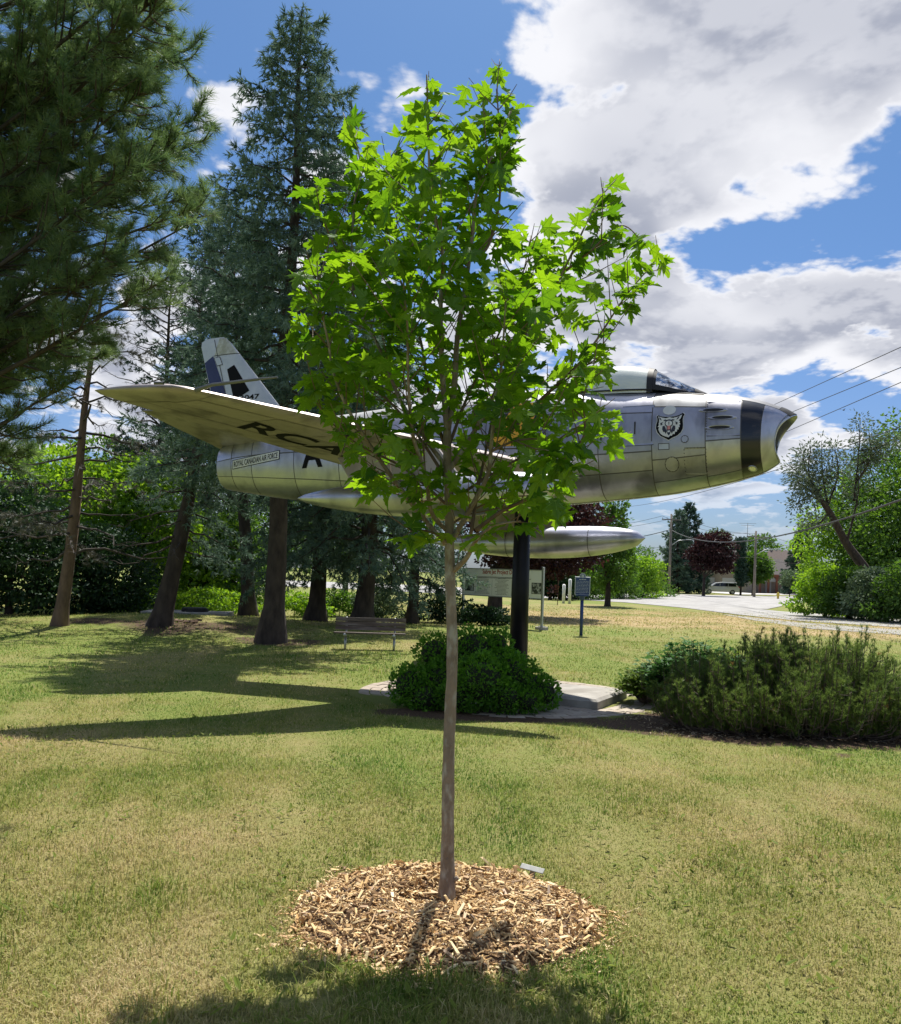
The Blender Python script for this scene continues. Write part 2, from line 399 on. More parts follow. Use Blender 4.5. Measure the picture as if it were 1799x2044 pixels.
# the grass itself: blades in three belts, thinner and wider with distance
def blades(n, y0, y1, hmin, hmax, w, bias=1.0, tris=2, clump=None):
    y = y0 + (y1 - y0) * RNG.random(n) ** bias
    half = y * .5 * 1.06 + .4
    x = (RNG.random(n) * 2 - 1) * half
    dd = dryness(x, y); so = bed(x, y)
    keep = (RNG.random(n) > so * 1.15) & (np.hypot((x - MAPLE.x) / .84, (y - MAPLE.y + .17) / .80) > .90 + .12 * RNG.random(n)) & (np.hypot(x - RING_C[0], y - RING_C[1]) > RING_R + .03)
    if clump is not None: keep &= fnoise(x * 6.1 + 1, y * 6.1) > clump
    keep &= RNG.random(n) < ss(y1, y1 - .35 * (y1 - y0), y) * (ss(y0, y0 + .3 * (y1 - y0), y) if y0 > 4 else 1)
    x, y, dd = x[keep], y[keep], dd[keep]; n = len(x)
    patch = fnoise(x * 3.1 + 7, y * 3.1)
    h = (hmin + (hmax - hmin) * RNG.random(n)) * np.clip(1 + .5 * patch, .35, 1.9)
    a = RNG.random(n) * 6.283; lean = RNG.random(n) * 1.1 + .15
    dx, dy_ = np.cos(a), np.sin(a); px_, py_ = -dy_, dx
    ww = w * (.6 + .8 * RNG.random(n))
    z = gz(x, y)
    B = np.stack([x, y, z], 1)
    side = np.stack([px_ * ww, py_ * ww, 0 * ww], 1) * .5
    mid = B + np.stack([dx * h * lean * .35, dy_ * h * lean * .35, h * .6], 1)
    tip = B + np.stack([dx * h * lean, dy_ * h * lean, h * (1 - .25 * lean)], 1)
    var = np.clip(dd + .40 * (RNG.random(n) - .5) + .28 * fnoise(x * 5, y * 5), 0, 1)
    var = np.where(RNG.random(n) < .26, .35 + .65 * RNG.random(n), var)
    if tris == 1:
        V = np.stack([B - side, B + side, tip], 1).reshape(-1, 3); F = np.arange(3 * n).reshape(-1, 3); return V, [F], np.repeat(var, 3)
    V = np.stack([B - side, B + side, mid + side * .8, mid - side * .8, tip], 1).reshape(-1, 3)
    k = np.arange(n)[:, None] * 5
    return V, [k + np.array([[0, 1, 2, 3]]), k + np.array([[3, 2, 4]])], np.repeat(var, 5)
M_grass = leafmat('grass_blades', (.085, .19, .018), (.60, .49, .26), trans=.42, gloss=.012, grough=.6)
_cr = [n for n in M_grass.node_tree.nodes if n.type == 'VALTORGB'][0].color_ramp
e_ = _cr.elements.new(.35); e_.color = (.205, .265, .045, 1); e_ = _cr.elements.new(.62); e_.color = (.40, .385, .12, 1)
gobj = thing('grass', 'short mown grass covering the park lawn', 'grass'); gobj['kind'] = 'stuff'
for (n, y0, y1, h0, h1, w, bi, tr) in [(190000, 3.2, 9.5, .018, .046, .0045, 1.15, 2), (170000, 6.0, 16.0, .022, .048, .008, .9, 1), (140000, 10.5, 34, .025, .06, .018, .75, 1), (70000, 28, 62, .03, .08, .05, .8, 1)]:
    V, F, var = blades(n, y0, y1, h0, h1, w, bi, tr)
    o = link('grass_blades', npmesh('grass_blades', V, F, M_grass, False, {'var': var}), gobj); o['kind'] = 'stuff'
V, F, var = blades(26000, 3.2, 9.0, .05, .085, .0055, 1.1, 2, clump=.55)
o = link('grass_blades', npmesh('grass_blades', V, F, M_grass, False, {'var': var * .6}), gobj); o['kind'] = 'stuff'
# broad clover and dandelion leaves dotted through the sward
lv = np.array([[0, 0, 0], [.18, .35, .04], [.12, .8, .02], [0, 1, -.05], [-.12, .8, .02], [-.18, .35, .04]]); lf = np.array([[0, 1, 2], [0, 2, 3], [0, 3, 4], [0, 4, 5]])
n = 6000; y = 3.3 + 8.5 * RNG.random(n); x = (RNG.random(n) * 2 - 1) * (y * .53)
k = (fnoise(x * 2.1 + 3, y * 2.1) + .35 * RNG.normal(size=n) > .35) & (np.hypot((x - MAPLE.x) / .84, (y - MAPLE.y + .17) / .80) > 1.05) & (bed(x, y) < .3)
x, y = x[k], y[k]; n = len(x); a = RNG.random(n) * 6.28
V, F, var = scatter(lv, lf, np.stack([x, y, gz(x, y) + .012 + .02 * RNG.random(n)], 1), frames(np.stack([np.cos(a), np.sin(a), .2 + .5 * RNG.random(n)], 1), np.tile([0, 0, 1.], (n, 1))), .03 + .045 * RNG.random(n))
M_weed = leafmat('weed_leaves', (.13, .18, .02), (.22, .26, .04), trans=.30, gloss=.012, grough=.6)
o = link('weed_leaves', npmesh('weed_leaves', V, F, M_weed, False, {'var': var}), gobj); o['kind'] = 'stuff'
# ---------------------------------------------------------------- the jet on its pole
JP = np.array([0.7235, 15.796, 3.934]); JR = (JYAW, 0.03424, -0.0871)
def hermite(xs, ys, x):
    xs = np.asarray(xs, float); ys = np.asarray(ys, float); m = np.gradient(ys, xs)
    x = np.clip(np.asarray(x, float), xs[0], xs[-1]); i = np.clip(np.searchsorted(xs, x) - 1, 0, len(xs) - 2)
    h = xs[i + 1] - xs[i]; t = (x - xs[i]) / h
    return (2*t**3-3*t**2+1)*ys[i] + (t**3-2*t**2+t)*h*m[i] + (-2*t**3+3*t**2)*ys[i+1] + (t**3-t**2)*h*m[i+1]
FT = np.array([  # s, top, bottom, half width
 (.00, .27, -.44, .37), (.15, .36, -.485, .42), (.32, .43, -.54, .47), (.51, .50, -.60, .52), (.83, .59, -.67, .585), (1.18, .66, -.745, .64), (1.5, .70, -.80, .68),
 (1.8, .74, -.85, .71), (2.3, .79, -.90, .735), (2.9, .84, -.94, .755), (3.7, .93, -.985, .775), (4.5, .98, -1.02, .78), (5.5, .96, -1.04, .78), (6.5, .92, -1.02, .76), (7.0, .89, -.98, .735),
 (7.9, .84, -.87, .67), (8.4, .82, -.80, .63), (9.06, .77, -.71, .57), (9.8, .68, -.60, .505), (10.3, .55, -.51, .455), (10.62, .43, -.455, .425)])
def fsec(s): return [hermite(FT[:, 0], FT[:, k], s) for k in (1, 2, 3)]
def lipoff(th): return .06 + .25 * np.sin(th / 2) ** 2 + .16 * np.abs(np.sin(th)) ** 2
def FS(s, th, off=0.0, grow=1.0):
    """fuselage skin; s aft of the nose, th from the top towards starboard; jet axes x forward, y port, z up"""
    s, th = np.broadcast_arrays(np.asarray(s, float), np.asarray(th, float))
    zt, zb, w = fsec(s); zc = (zt + zb) / 2; h = (zt - zb) / 2
    c, n_ = np.cos(th), np.sin(th)
    e = 2 / 2.25
    yy = w * np.sign(n_) * np.abs(n_) ** e; zz_ = h * np.sign(c) * np.abs(c) ** e
    r = np.sqrt(yy ** 2 + zz_ ** 2) + 1e-9
    k = grow * (1 + off / r)
    sp = s + lipoff(th) * np.clip(1 - s / 1.0, 0, 1) ** 2
    return np.stack([5 - sp, -yy * k, zc + zz_ * k], -1)
def FZ(s, z, off=.012):
    """point of the starboard skin at station s and height z"""
    zt, zb, w = fsec(s); zc = (zt + zb) / 2; h = (zt - zb) / 2
    q = np.clip((z - zc) / h, -1, 1); th = np.arccos(np.sign(q) * np.abs(q) ** 1.125)
    return FS(s, th, off)
def grid(Pts, closed=False):
    m, n = Pts.shape[:2]; i = np.arange(m - 1)[:, None] * n + np.arange(n - 1 if not closed else n)[None]
    j = np.arange(n - 1 if not closed else n); jn = (j + 1) % n
    a = (np.arange(m - 1)[:, None] * n + j).ravel(); b = (np.arange(m - 1)[:, None] * n + jn).ravel()
    return Pts.reshape(-1, 3), np.stack([a, b, b + n, a + n], 1)

def alu(name, c, c2, rough, rough2, metal=.86, bump=.28):
    return mat(name, c, c2, scale=2.2, rough=rough, rough2=rough2, metal=metal, bump=bump, bscale=2.6, detail=7, contrast=(.32, .68), c3=tuple(.62 * v for v in c2), scale3=2.4, stretch=(1, 1, .45))
M_AL = [alu('aluminium_skin', (.49, .495, .56), (.39, .395, .45), .30, .46), alu('aluminium_dull', (.44, .445, .50), (.34, .345, .39), .38, .52),
        alu('aluminium_bright', (.56, .565, .63), (.45, .455, .52), .26, .40)]
M_seam = mat('seam_dark', (.06, .055, .05), rough=.6, metal=.3)
M_black = mat('black_paint', (.008, .009, .016), rough=.28, bump=.03, bscale=4, coat=.3)
M_letter = mat('letter_black', (.006, .006, .007), rough=.65, spec=.12)
M_blackmatt = mat('black_matt', (.012, .012, .014), rough=.6)
M_navy = mat('navy_paint', (.012, .02, .09), (.02, .03, .12), scale=4, rough=.42)
M_white = mat('white_paint', (.72, .73, .74), (.62, .63, .63), scale=5, rough=.45)
M_finpaint = mat('fin_silver_paint', (.56, .58, .59), (.48, .51, .52), scale=4, rough=.42, metal=.35, bump=.04)
M_lichen = mat('weathered_patch', (.36, .36, .30), (.52, .53, .50), scale=9, rough=.7, bump=.2, bscale=40, contrast=(.42, .62))
M_glare = mat('antiglare_grey', (.17, .17, .18), (.23, .23, .235), scale=5, rough=.48, metal=.45)
M_canopy = mat('milky_canopy', (.70, .74, .70), (.62, .67, .63), scale=1.5, rough=.22, coat=.7, spec=.6)
M_foil = mat('crumpled_film', (.80, .80, .79), (.16, .16, .17), scale=5, rough=.12, metal=.9, bump=1.0, bscale=7, contrast=(.45, .55))
M_glass_l = mat('lamp_glass', (.75, .75, .68), rough=.08, metal=.6)
M_yel = mat('yellow_paint', (.78, .42, .03), (.70, .36, .03), scale=5, rough=.4)
M_red = mat('red_paint', (.45, .04, .02), rough=.4)
M_pink = mat('pink_paint', (.62, .25, .24), rough=.5)
M_inside = mat('intake_interior', (.20, .20, .20), (.14, .14, .14), rough=.5, metal=.7)

jet = thing('fighter_jet', 'silver swept-wing fighter jet mounted on a black pole behind the maple', 'jet')
cz, sz, cp, sp_, cr_, sr_ = [f(a) for a in JR for f in (math.cos, math.sin)]
_Rz = np.array([[cz, -sz, 0], [sz, cz, 0], [0, 0, 1]]); _Ry = np.array([[cp, 0, -sp_], [0, 1, 0], [sp_, 0, cp]]); _Rx = np.array([[1, 0, 0], [0, cr_, -sr_], [0, sr_, cr_]])
JM = _Rz @ _Ry @ _Rx
jet.matrix_world = Matrix.Translation(JP) @ Matrix(JM).to_4x4()
def jw(s, y, z): return JM @ np.array([5 - s, -y, z]) + JP      # y to starboard
def jpart(name, V, F, m, smooth=True, parent=None, label=None):
    me = npmesh(name, V, F, m, smooth)
    bm = bmesh.new(); bm.from_mesh(me); bmesh.ops.recalc_face_normals(bm, faces=bm.faces); bm.to_mesh(me); bm.free()
    if smooth: me.set_sharp_from_angle(angle=math.radians(40))
    o = link(name, me, parent or jet)
    if label: o['label'] = label
    return o
# core body with rounded intake lip and tail pipe
TH = np.linspace(0, 2 * np.pi, 73)[:-1]
rows = [FS(.55, TH, 0, .70), FS(.30, TH, 0, .80), FS(.10, TH, 0, .88), FS(.02, TH, 0, .935), FS(0, TH, 0, .965), FS(.01, TH, 0, .99), FS(.03, TH)]
rows += [FS(s, TH) for s in np.concatenate([[.08, .15, .25], np.arange(.4, 10.5, .2), [10.62]])]
rows += [FS(10.62, TH, 0, .93), FS(10.45, TH, 0, .86), FS(9.9, TH, 0, .8)]
V, F = grid(np.array(rows[6:-3]), True)
M_core = mat('skin_joint', (.13, .125, .12), rough=.5, metal=.6)
body = jpart('fuselage', V, F, M_core)
V, F = grid(np.array(rows[:9]), True); jpart('intake_lip', V, F, M_AL[2])
V, F = grid(np.array(rows[-4:]), True); jpart('exhaust_ring', V, F, M_AL[1])
c0 = FS(.55, TH, 0, .70); V = np.concatenate([c0, c0.mean(0, keepdims=True) - [[.6, 0, 0]]]); n = len(TH)
jpart('intake_duct', V, [np.array([[i, (i + 1) % n, n] for i in range(n)])], M_inside)
c0 = FS(9.9, TH, 0, .8); V = np.concatenate([c0, c0.mean(0, keepdims=True) + [[.5, 0, 0]]])
jpart('tail_pipe', V, [np.array([[i, (i + 1) % n, n] for i in range(n)])], M_blackmatt)

def skin(name, s0, s1, a0, a1, m, off=.006, gap=.008, parent=None, ns=None, na=None):
    """one riveted skin panel standing a few millimetres proud of the body"""
    L = max(s1 - s0, .05); ns = ns or max(3, int(L / .14) + 2); na = na or max(3, int(abs(a1 - a0) / 7) + 2)
    s = np.linspace(s0 + gap, s1 - gap, ns); g = math.degrees(gap / .65)
    t = np.radians(np.linspace(a0 + g, a1 - g, na))
    top = FS(s[:, None], t[None], off); bot = FS(s[:, None], t[None], -.004)
    V1, F1 = grid(top); m1 = len(V1); idx = np.arange(m1).reshape(ns, na)
    rim = np.concatenate([idx[0, :], idx[1:, -1], idx[-1, -2::-1], idx[-2:0:-1, 0]])
    V = np.concatenate([V1, bot.reshape(-1, 3)[rim]]); k = len(rim); j = np.arange(k)
    F2 = np.stack([rim, rim[(j + 1) % k], m1 + (j + 1) % k, m1 + j], 1)
    return jpart(name, V, [np.concatenate([F1, F2])], m, True, parent or body)
rp_ = random.Random(8); M_top = alu('aluminium_glare_toned', (.36, .37, .385), (.28, .285, .30), .55, .68, .6)  # top skin coloured darker and rougher to hold down the sun's glare
sb = [.84, 1.36, 2.16, 3.0, 3.9, 4.9, 5.9, 6.85, 7.75, 8.75, 9.75, 10.25, 10.62]
for sgn in (1, -1):
    skin('lip_panel', .05, .47, sgn * 38, sgn * 178, M_AL[2])
    skin('nose_band', .47, .84, sgn * 38, sgn * 178, M_black, off=.007)
    for i in range(len(sb) - 1):
        br = [0, 36, 68, 106, 128, 178] if i < 4 else [0, 48, 88, 122, 178]
        if i == 0: br = [38, 100, 150, 178]
        if i == 1: br = [38, 60, 116, 146, 178]
        for a, b in zip(br[:-1], br[1:]):
            skin('skin_panel', sb[i], sb[i + 1], sgn * a, sgn * b, M_top if b <= 60 else rp_.choice(M_AL + [M_AL[0]]))
skin('antiglare_panel', .22, 1.40, -38, 38, M_glare, off=.0065)
skin('radome', .0, .22, -40, 40, M_blackmatt, off=.008, ns=6)

def decal(name, pts, m, fn, off, parent=None, sub=0):
    """flat painted shape (2D polygon) laid onto a curved skin by fn(u, v, off)"""
    bm = bmesh.new(); f = bm.faces.new([bm.verts.new((p[0], p[1], 0)) for p in pts]); bmesh.ops.triangulate(bm, faces=[f])
    if sub: bmesh.ops.subdivide_edges(bm, edges=bm.edges, cuts=sub, use_grid_fill=True)
    for v in bm.verts: v.co = Vector(fn(v.co.x, v.co.y, off))
    me = bpy.data.meshes.new(name); bm.to_mesh(me); bm.free(); me.materials.append(m)
    return link(name, me, parent or jet)
def textmesh(body_, xscale=1.0, bold=0.0):
    cu = bpy.data.curves.new('lettering', 'FONT'); cu.body = body_; cu.size = 1.0; cu.resolution_u = 3; cu.offset = bold; cu.fill_mode = 'FRONT' if False else cu.fill_mode
    o = bpy.data.objects.new('lettering', cu); COL.objects.link(o)
    dg = bpy.context.evaluated_depsgraph_get(); me = bpy.data.meshes.new_from_object(o.evaluated_get(dg))
    bpy.data.objects.remove(o); bpy.data.curves.remove(cu)
    n = len(me.vertices); co = np.zeros(n * 3, np.float32); me.vertices.foreach_get('co', co); co = co.reshape(-1, 3)
    co = co - co.min(0); co[:, 0] *= xscale
    F = [list(p.vertices) for p in me.polygons]; bpy.data.meshes.remove(me)
    return co, F
def lettering(name, text, m, fn, off, width=None, height=None, parent=None, bold=.02, cuts=0):
    co, F = textmesh(text, 1, bold); co = co.copy()
    co[:, 1] *= height / co[:, 1].max()
    if width: co[:, 0] *= width / co[:, 0].max()
    else: co[:, 0] *= height / .7
    bm = bmesh.new(); vs = [bm.verts.new((a, b, 0)) for a, b, _ in co]
    for f in F:
        try: bm.faces.new([vs[i] for i in f])
        except ValueError: pass
    if cuts: bmesh.ops.subdivide_edges(bm, edges=bm.edges, cuts=cuts, use_grid_fill=True)
    for v in bm.verts: v.co = Vector(fn(v.co.x, v.co.y, off))
    me = bpy.data.meshes.new(name); bm.to_mesh(me); bm.free(); me.materials.append(m)
    o = link(name, me, parent or jet); return o

# emblem
emb = lambda u, v, off: FZ(2.09 - (u - 160) / 530 * .405, .245 - (v - 170) / 515 * .41, off)
shield = [(160, 205), (195, 180), (240, 205), (330, 222), (420, 225), (520, 222), (610, 195), (678, 155), (713, 185), (690, 240), (680, 300), (690, 400), (685, 470), (650, 545), (580, 605), (490, 640), (410, 685), (330, 640), (250, 600), (185, 530), (155, 440), (160, 370), (180, 300), (178, 250)]
cs = np.mean(shield, 0)
decal('emblem_border', [tuple(cs + (np.array(q) - cs) * 1.045) for q in shield], M_white, emb, .0105)
es = decal('emblem', shield, M_letter, emb, .0125); es['label'] = 'black shield emblem with a snarling white animal head'
head = [(190, 205), (270, 235), (350, 255), (420, 235), (490, 255), (580, 235), (665, 195), (640, 270), (600, 310), (630, 330), (615, 350), (640, 385), (615, 400), (625, 440), (600, 450), (605, 490), (575, 490), (570, 535), (540, 530), (525, 580), (495, 570), (470, 610), (440, 600), (410, 635), (380, 605), (345, 615), (325, 580), (290, 590), (285, 550), (250, 560), (260, 520), (225, 520), (235, 470), (205, 465), (220, 430), (190, 420), (215, 385), (205, 360), (230, 345), (215, 335), (250, 315), (215, 270)]
decal('emblem_head', head, M_white, emb, .0145, es)
mir = lambda q: [(824 - a, b) for a, b in q][::-1]
for q in ([(300, 292), (345, 280), (372, 300), (325, 312)], [(288, 415), (325, 405), (352, 460), (372, 520), (352, 568), (330, 525), (300, 525), (282, 470)], [(205, 218), (245, 250), (268, 300), (228, 272)], [(240, 350), (300, 330), (270, 365), (290, 380), (250, 395)]):
    decal('emblem_mark', q, M_black, emb, .0165, es); decal('emblem_mark', mir(q), M_black, emb, .0165, es)
circ = lambda cx_, cy_, r, k=1.0, n=18: [(cx_ + r * math.cos(t * 6.2832 / n), cy_ + r * k * math.sin(t * 6.2832 / n)) for t in range(n)]
decal('emblem_mark', circ(412, 360, 82, .95), M_black, emb, .0165, es)
decal('emblem_muzzle', circ(412, 362, 66, .8), M_white, emb, .018, es)
decal('emblem_mark', [(404, 330), (420, 330), (418, 392), (406, 392)], M_black, emb, .0195, es)
decal('emblem_mark', [(372, 405), (452, 405), (458, 500), (436, 575), (410, 598), (386, 565), (368, 500)], M_black, emb, .0175, es)
decal('emblem_tongue', [(384, 408), (442, 408), (440, 482), (386, 485)], M_pink, emb, .019, es)
decal('emblem_muzzle', [(384, 505), (440, 503), (430, 537), (392, 538)], M_white, emb, .019, es)
# round cover above the emblem, hatches, gun ports, landing light
sideS = lambda s0, z0: (lambda u, v, off: FZ(s0 - u, z0 + v, off))
decal('round_cover', circ(0, 0, .098, .82, 24), M_white, sideS(1.90, .315), .0125)
def rimmed(name, s0, z0, rs, rz, m_in, m_rim, rise=.014, n=28):
    a = np.arange(n) / n * 2 * np.pi
    rings = [FZ(s0 - rs * k * np.cos(a), z0 + rz * k * np.sin(a), o) for k, o in ((1.14, .008), (1.04, rise + .004), (.94, rise + .003), (.80, .0135))]
    V, F = grid(np.array(rings), True); jpart(name + '_rim', V, F, m_rim)
    V = np.concatenate([rings[-1], FZ(s0, z0, .0135)[None]]); jpart(name, V, [np.array([[i, (i + 1) % n, n] for i in range(n)])], m_in, False)
for s0, z0 in ((1.25, .285), (1.11, .155), (1.15, .0)): rimmed('gun_port', s0, z0, .19, .032, M_blackmatt, M_AL[2])
def hatch(s0, s1, z0, z1, m, name='access_hatch'):
    pts = [(0, 0), (s0 - s1, 0), (s0 - s1, z1 - z0), (0, z1 - z0)]
    fn = lambda u, v, off: FZ(s0 - u, z0 + v, off)
    d = .010
    decal('hatch_seam', [(-d, -d), (s0 - s1 + d, -d), (s0 - s1 + d, z1 - z0 + d), (-d, z1 - z0 + d)], M_seam, fn, .0085)
    return decal(name, pts, m, fn, .011)
hatch(2.62, 2.14, -.22, .42, M_AL[0]); hatch(2.05, 1.9, -.30, -.22, M_AL[2]); hatch(1.66, 1.36, -.66, -.30, M_AL[1]); hatch(3.05, 2.75, .0, .18, M_AL[0]); hatch(1.33, .86, -.12, .43, M_AL[0], 'gun_bay_panel')
for s0, z0, r in ((1.86, -.52, .10), (1.66, -.16, .05)):
    decal('hatch_seam', circ(0, 0, r + .008, 1, 24), M_seam, sideS(s0, z0), .0125); decal('round_hatch', circ(0, 0, r, 1, 24), M_AL[1], sideS(s0, z0), .0145)
bolt_me = None
def bolts(pts):
    global bolt_me
    V = np.concatenate([[FZ(s, z, .017) for s, z in pts]]).reshape(-1, 3)
    mb = MB()
    for q in V: mb.box(q, (.012, .006, .012))
    o = mb.obj('bolt_row', M_seam, body); o['kind'] = 'stuff'
bolts([(1.86 + .1 * math.cos(t), -.52 + .1 * math.sin(t)) for t in np.arange(0, 6.28, .52)] + [(1.66 + .05 * math.cos(t), -.16 + .05 * math.sin(t)) for t in np.arange(0, 6.28, .8)])
bolts([(1.67, -.32 - k * .05) for k in range(7)] + [(1.35, -.32 - k * .05) for k in range(7)] + [(1.62 - k * .05, -.295) for k in range(6)] + [(1.34, .42 - k * .04) for k in range(13)] + [(3.3 + k * .05, -.62 - .01 * k) for k in range(8)])
for s0, z0 in ((2.42, .05), (2.95, -.02)): decal('slot', [(-.012, -.1), (.012, -.1), (.012, .1), (-.012, .1)], M_seam, sideS(s0, z0), .016)
rimmed('landing_light', .66, -.575, .075, .03, M_glass_l, M_AL[0], .012)
# slanting yellow band with black edges behind the cockpit, as far as it shows
for q, m_, o_ in (([(4.42, .62), (3.98, .62), (4.22, -.12), (4.84, -.12)], M_yel, .011), ([(3.98, .62), (3.90, .62), (4.14, -.12), (4.22, -.12)], M_black, .0115), ([(4.50, .62), (4.42, .62), (4.84, -.12), (4.92, -.12)], M_black, .0115)):
    decal('fuselage_band', [(-a, b) for a, b in q], m_, lambda u, v, off: FZ(-u, v, off), o_, sub=3)
# lettering on the flank
pl = lambda u, v, off: FZ(10.2 - u, -.145 + v + .11 * u * .92 / 1.0 * .95, off)
decal('name_plate_border', [(-.012, -.012), (1.122, -.012), (1.122, .162), (-.012, .162)], M_letter, pl, .012, sub=2)
decal('name_plate', [(0, 0), (1.11, 0), (1.11, .15), (0, .15)], M_white, pl, .0145, sub=2)
lettering('lettering', 'ROYAL CANADIAN AIR FORCE', M_letter, lambda u, v, off: pl(u + .03, v + .022, off), .0175, width=1.05, height=.105, bold=.012)
lettering('lettering', 'A', M_letter, lambda u, v, off: FZ(8.56 - u, -.25 + v, off), .013, width=.46, height=.50, bold=.03, cuts=2)

# canopy and windscreen
cs_, ct_ = [2.22, 2.35, 2.55, 2.8, 3.0, 3.25, 3.5, 3.8, 4.15, 4.5, 4.8], [1.175, 1.22, 1.275, 1.305, 1.30, 1.255, 1.19, 1.11, 1.03, .985, .965]
def canopy_ring(s, t, k=1.0):
    zt = hermite(cs_, ct_, s) if s >= 2.22 else None
    base = .71 + .03 * (s - 2.2); w = np.interp(s, [2.2, 2.6, 3.2, 4.0, 4.8], [.39, .44, .45, .38, .16])
    return np.stack([np.full_like(t, 5 - s), w * k * np.cos(t), base + (zt - base) * k * np.abs(np.sin(t)) ** .9], -1)
tt = np.linspace(0, np.pi, 29)
V, F = grid(np.array([canopy_ring(s, tt) for s in np.linspace(2.25, 4.78, 26)]))
can = jpart('canopy', V, F, M_canopy, label='milky pale bubble canopy')
V, F = grid(np.array([canopy_ring(2.22, tt, 1.035), canopy_ring(2.22, tt, 1.05), canopy_ring(2.31, tt, 1.035), canopy_ring(2.31, tt, .99)]))
jpart('canopy_bow', V, F, M_blackmatt)
for sg in (1, -1):
    pts = [(5 - s, -sg * np.interp(s, [2.2, 2.6, 3.2, 4.0, 4.8], [.40, .455, .465, .395, .17]), .755 + .03 * (s - 2.2)) for s in np.linspace(2.22, 4.75, 14)]
    V, F = tube_vf(pts, .013, 6); jpart('canopy_sill', V, [np.array([f for f in F if len(f) == 4]), np.array([f for f in F if len(f) == 6])], M_blackmatt)
def ws(u, t, k=1.0):      # u 0 at the bow, 1 at the foot of the windscreen
    s = 2.22 - .86 * u; w = .395 * (1 - u) ** .7 + .10 * u; zt = 1.175 - .47 * u ** .92; zb = .76 - .14 * u
    e = 1.0 + .0 * u
    return np.stack([np.full_like(t, 5 - s), w * k * np.cos(t), zb + (zt - zb) * k * np.abs(np.sin(t)) ** .85], -1)
V, F = grid(np.array([ws(u, tt) for u in np.linspace(0, 1, 12)])); jpart('windscreen_frame', V, F, M_blackmatt)
for sg in (1, -1):
    tq = np.radians(np.linspace(10, 70, 9)) if sg < 0 else np.radians(np.linspace(170, 110, 9))
    rws = []
    for u in np.linspace(.06, .74, 10): rws.append(ws(u, tq[0] + (tq - tq[0]) * (1 - .15 * u), 1.012))
    V, F = grid(np.array(rws)); jpart('windscreen_pane', V, F, M_foil, label='side pane with crumpled silver film behind it')
V, F = grid(np.array([ws(u, np.radians(np.linspace(74, 106, 6)), 1.012) for u in np.linspace(.07, .8, 8)])); jpart('windscreen_pane', V, F, M_foil)
# black paint round the foot of the windscreen
for sg in (1, -1):
    skin('glare_shield', 1.42, 2.25, sg * 2, sg * 27, M_blackmatt, off=.010)

# wings, tail
def airfoil(n=12, t=.10):
    x = .5 * (1 - np.cos(np.linspace(0, np.pi, n))); y = 5 * t * (.2969 * np.sqrt(x) - .126 * x - .3516 * x ** 2 + .2843 * x ** 3 - .1036 * x ** 4)
    return np.concatenate([np.stack([x[::-1], y[::-1]], 1), np.stack([x[1:-1], -y[1:-1]], 1)])
def lift(name, secs, m, sg, t=.10, vertical=False, n=12, parent=None):
    """secs: (span y, s leading, s trailing, z)"""
    rws = []
    for k, (y, s0, s1, z) in enumerate(secs):
        a = airfoil(n, t); c = s1 - s0
        if vertical: rws.append(np.stack([5 - (s0 + a[:, 0] * c), a[:, 1] * c, np.full(len(a), y)], 1))
        else: rws.append(np.stack([5 - (s0 + a[:, 0] * c), np.full(len(a), -sg * y), z + a[:, 1] * c], 1))
    V, F = grid(np.array(rws), True); k = len(rws[0]); n0 = len(V) - k
    return jpart(name, V, [F, np.array([list(range(k))[::-1]]), np.array([list(range(n0, n0 + k))])], m, True, parent)
def wLE(y): return 3.55 + (y - .65) * .77
def wTE(y): return wLE(y) + 3.1 - (y - .65) * .36
def wZ(y): return -.60 + .06 * y
wsec = [(y, wLE(y), wTE(y), wZ(y)) for y in (.3, .65, 1.5, 2.5, 3.5, 4.5, 5.2)] + [(5.40, 7.22, 8.585, wZ(5.4)), (5.55, 7.40, 8.62, wZ(5.55)), (5.63, 7.70, 8.60, wZ(5.63)), (5.68, 8.05, 8.59, wZ(5.68)), (5.70, 8.35, 8.57, wZ(5.70))]
M_wing = alu('aluminium_wing', (.47, .415, .40), (.385, .34, .33), .42, .58, .62)
M_wing2 = alu('aluminium_wing_panel', (.53, .47, .455), (.44, .39, .38), .45, .6, .60)
def wpt(sg, s, y, off, top=False):
    """point on the wing skin"""
    c = wTE(y) - wLE(y); x = np.clip((s - wLE(y)) / c, .001, 1); t = 5 * .10 * (.2969 * np.sqrt(x) - .126 * x - .3516 * x ** 2 + .2843 * x ** 3 - .1036 * x ** 4) * c + off
    return np.stack([5 - s, -sg * y, wZ(y) + (t if top else -t)], -1)
def wpanel(name, sg, y0, y1, f0, f1, m, off=.004, ny=14, nc=8, parent=None):
    y = np.linspace(y0, y1, ny)[:, None]; f = np.linspace(f0, f1, nc)[None]
    s = wLE(y) + f * (wTE(y) - wLE(y)); yy = y + 0 * f
    V, F = grid(wpt(sg, s, yy, off)); me = jpart(name, V, F, m, True, parent); return me
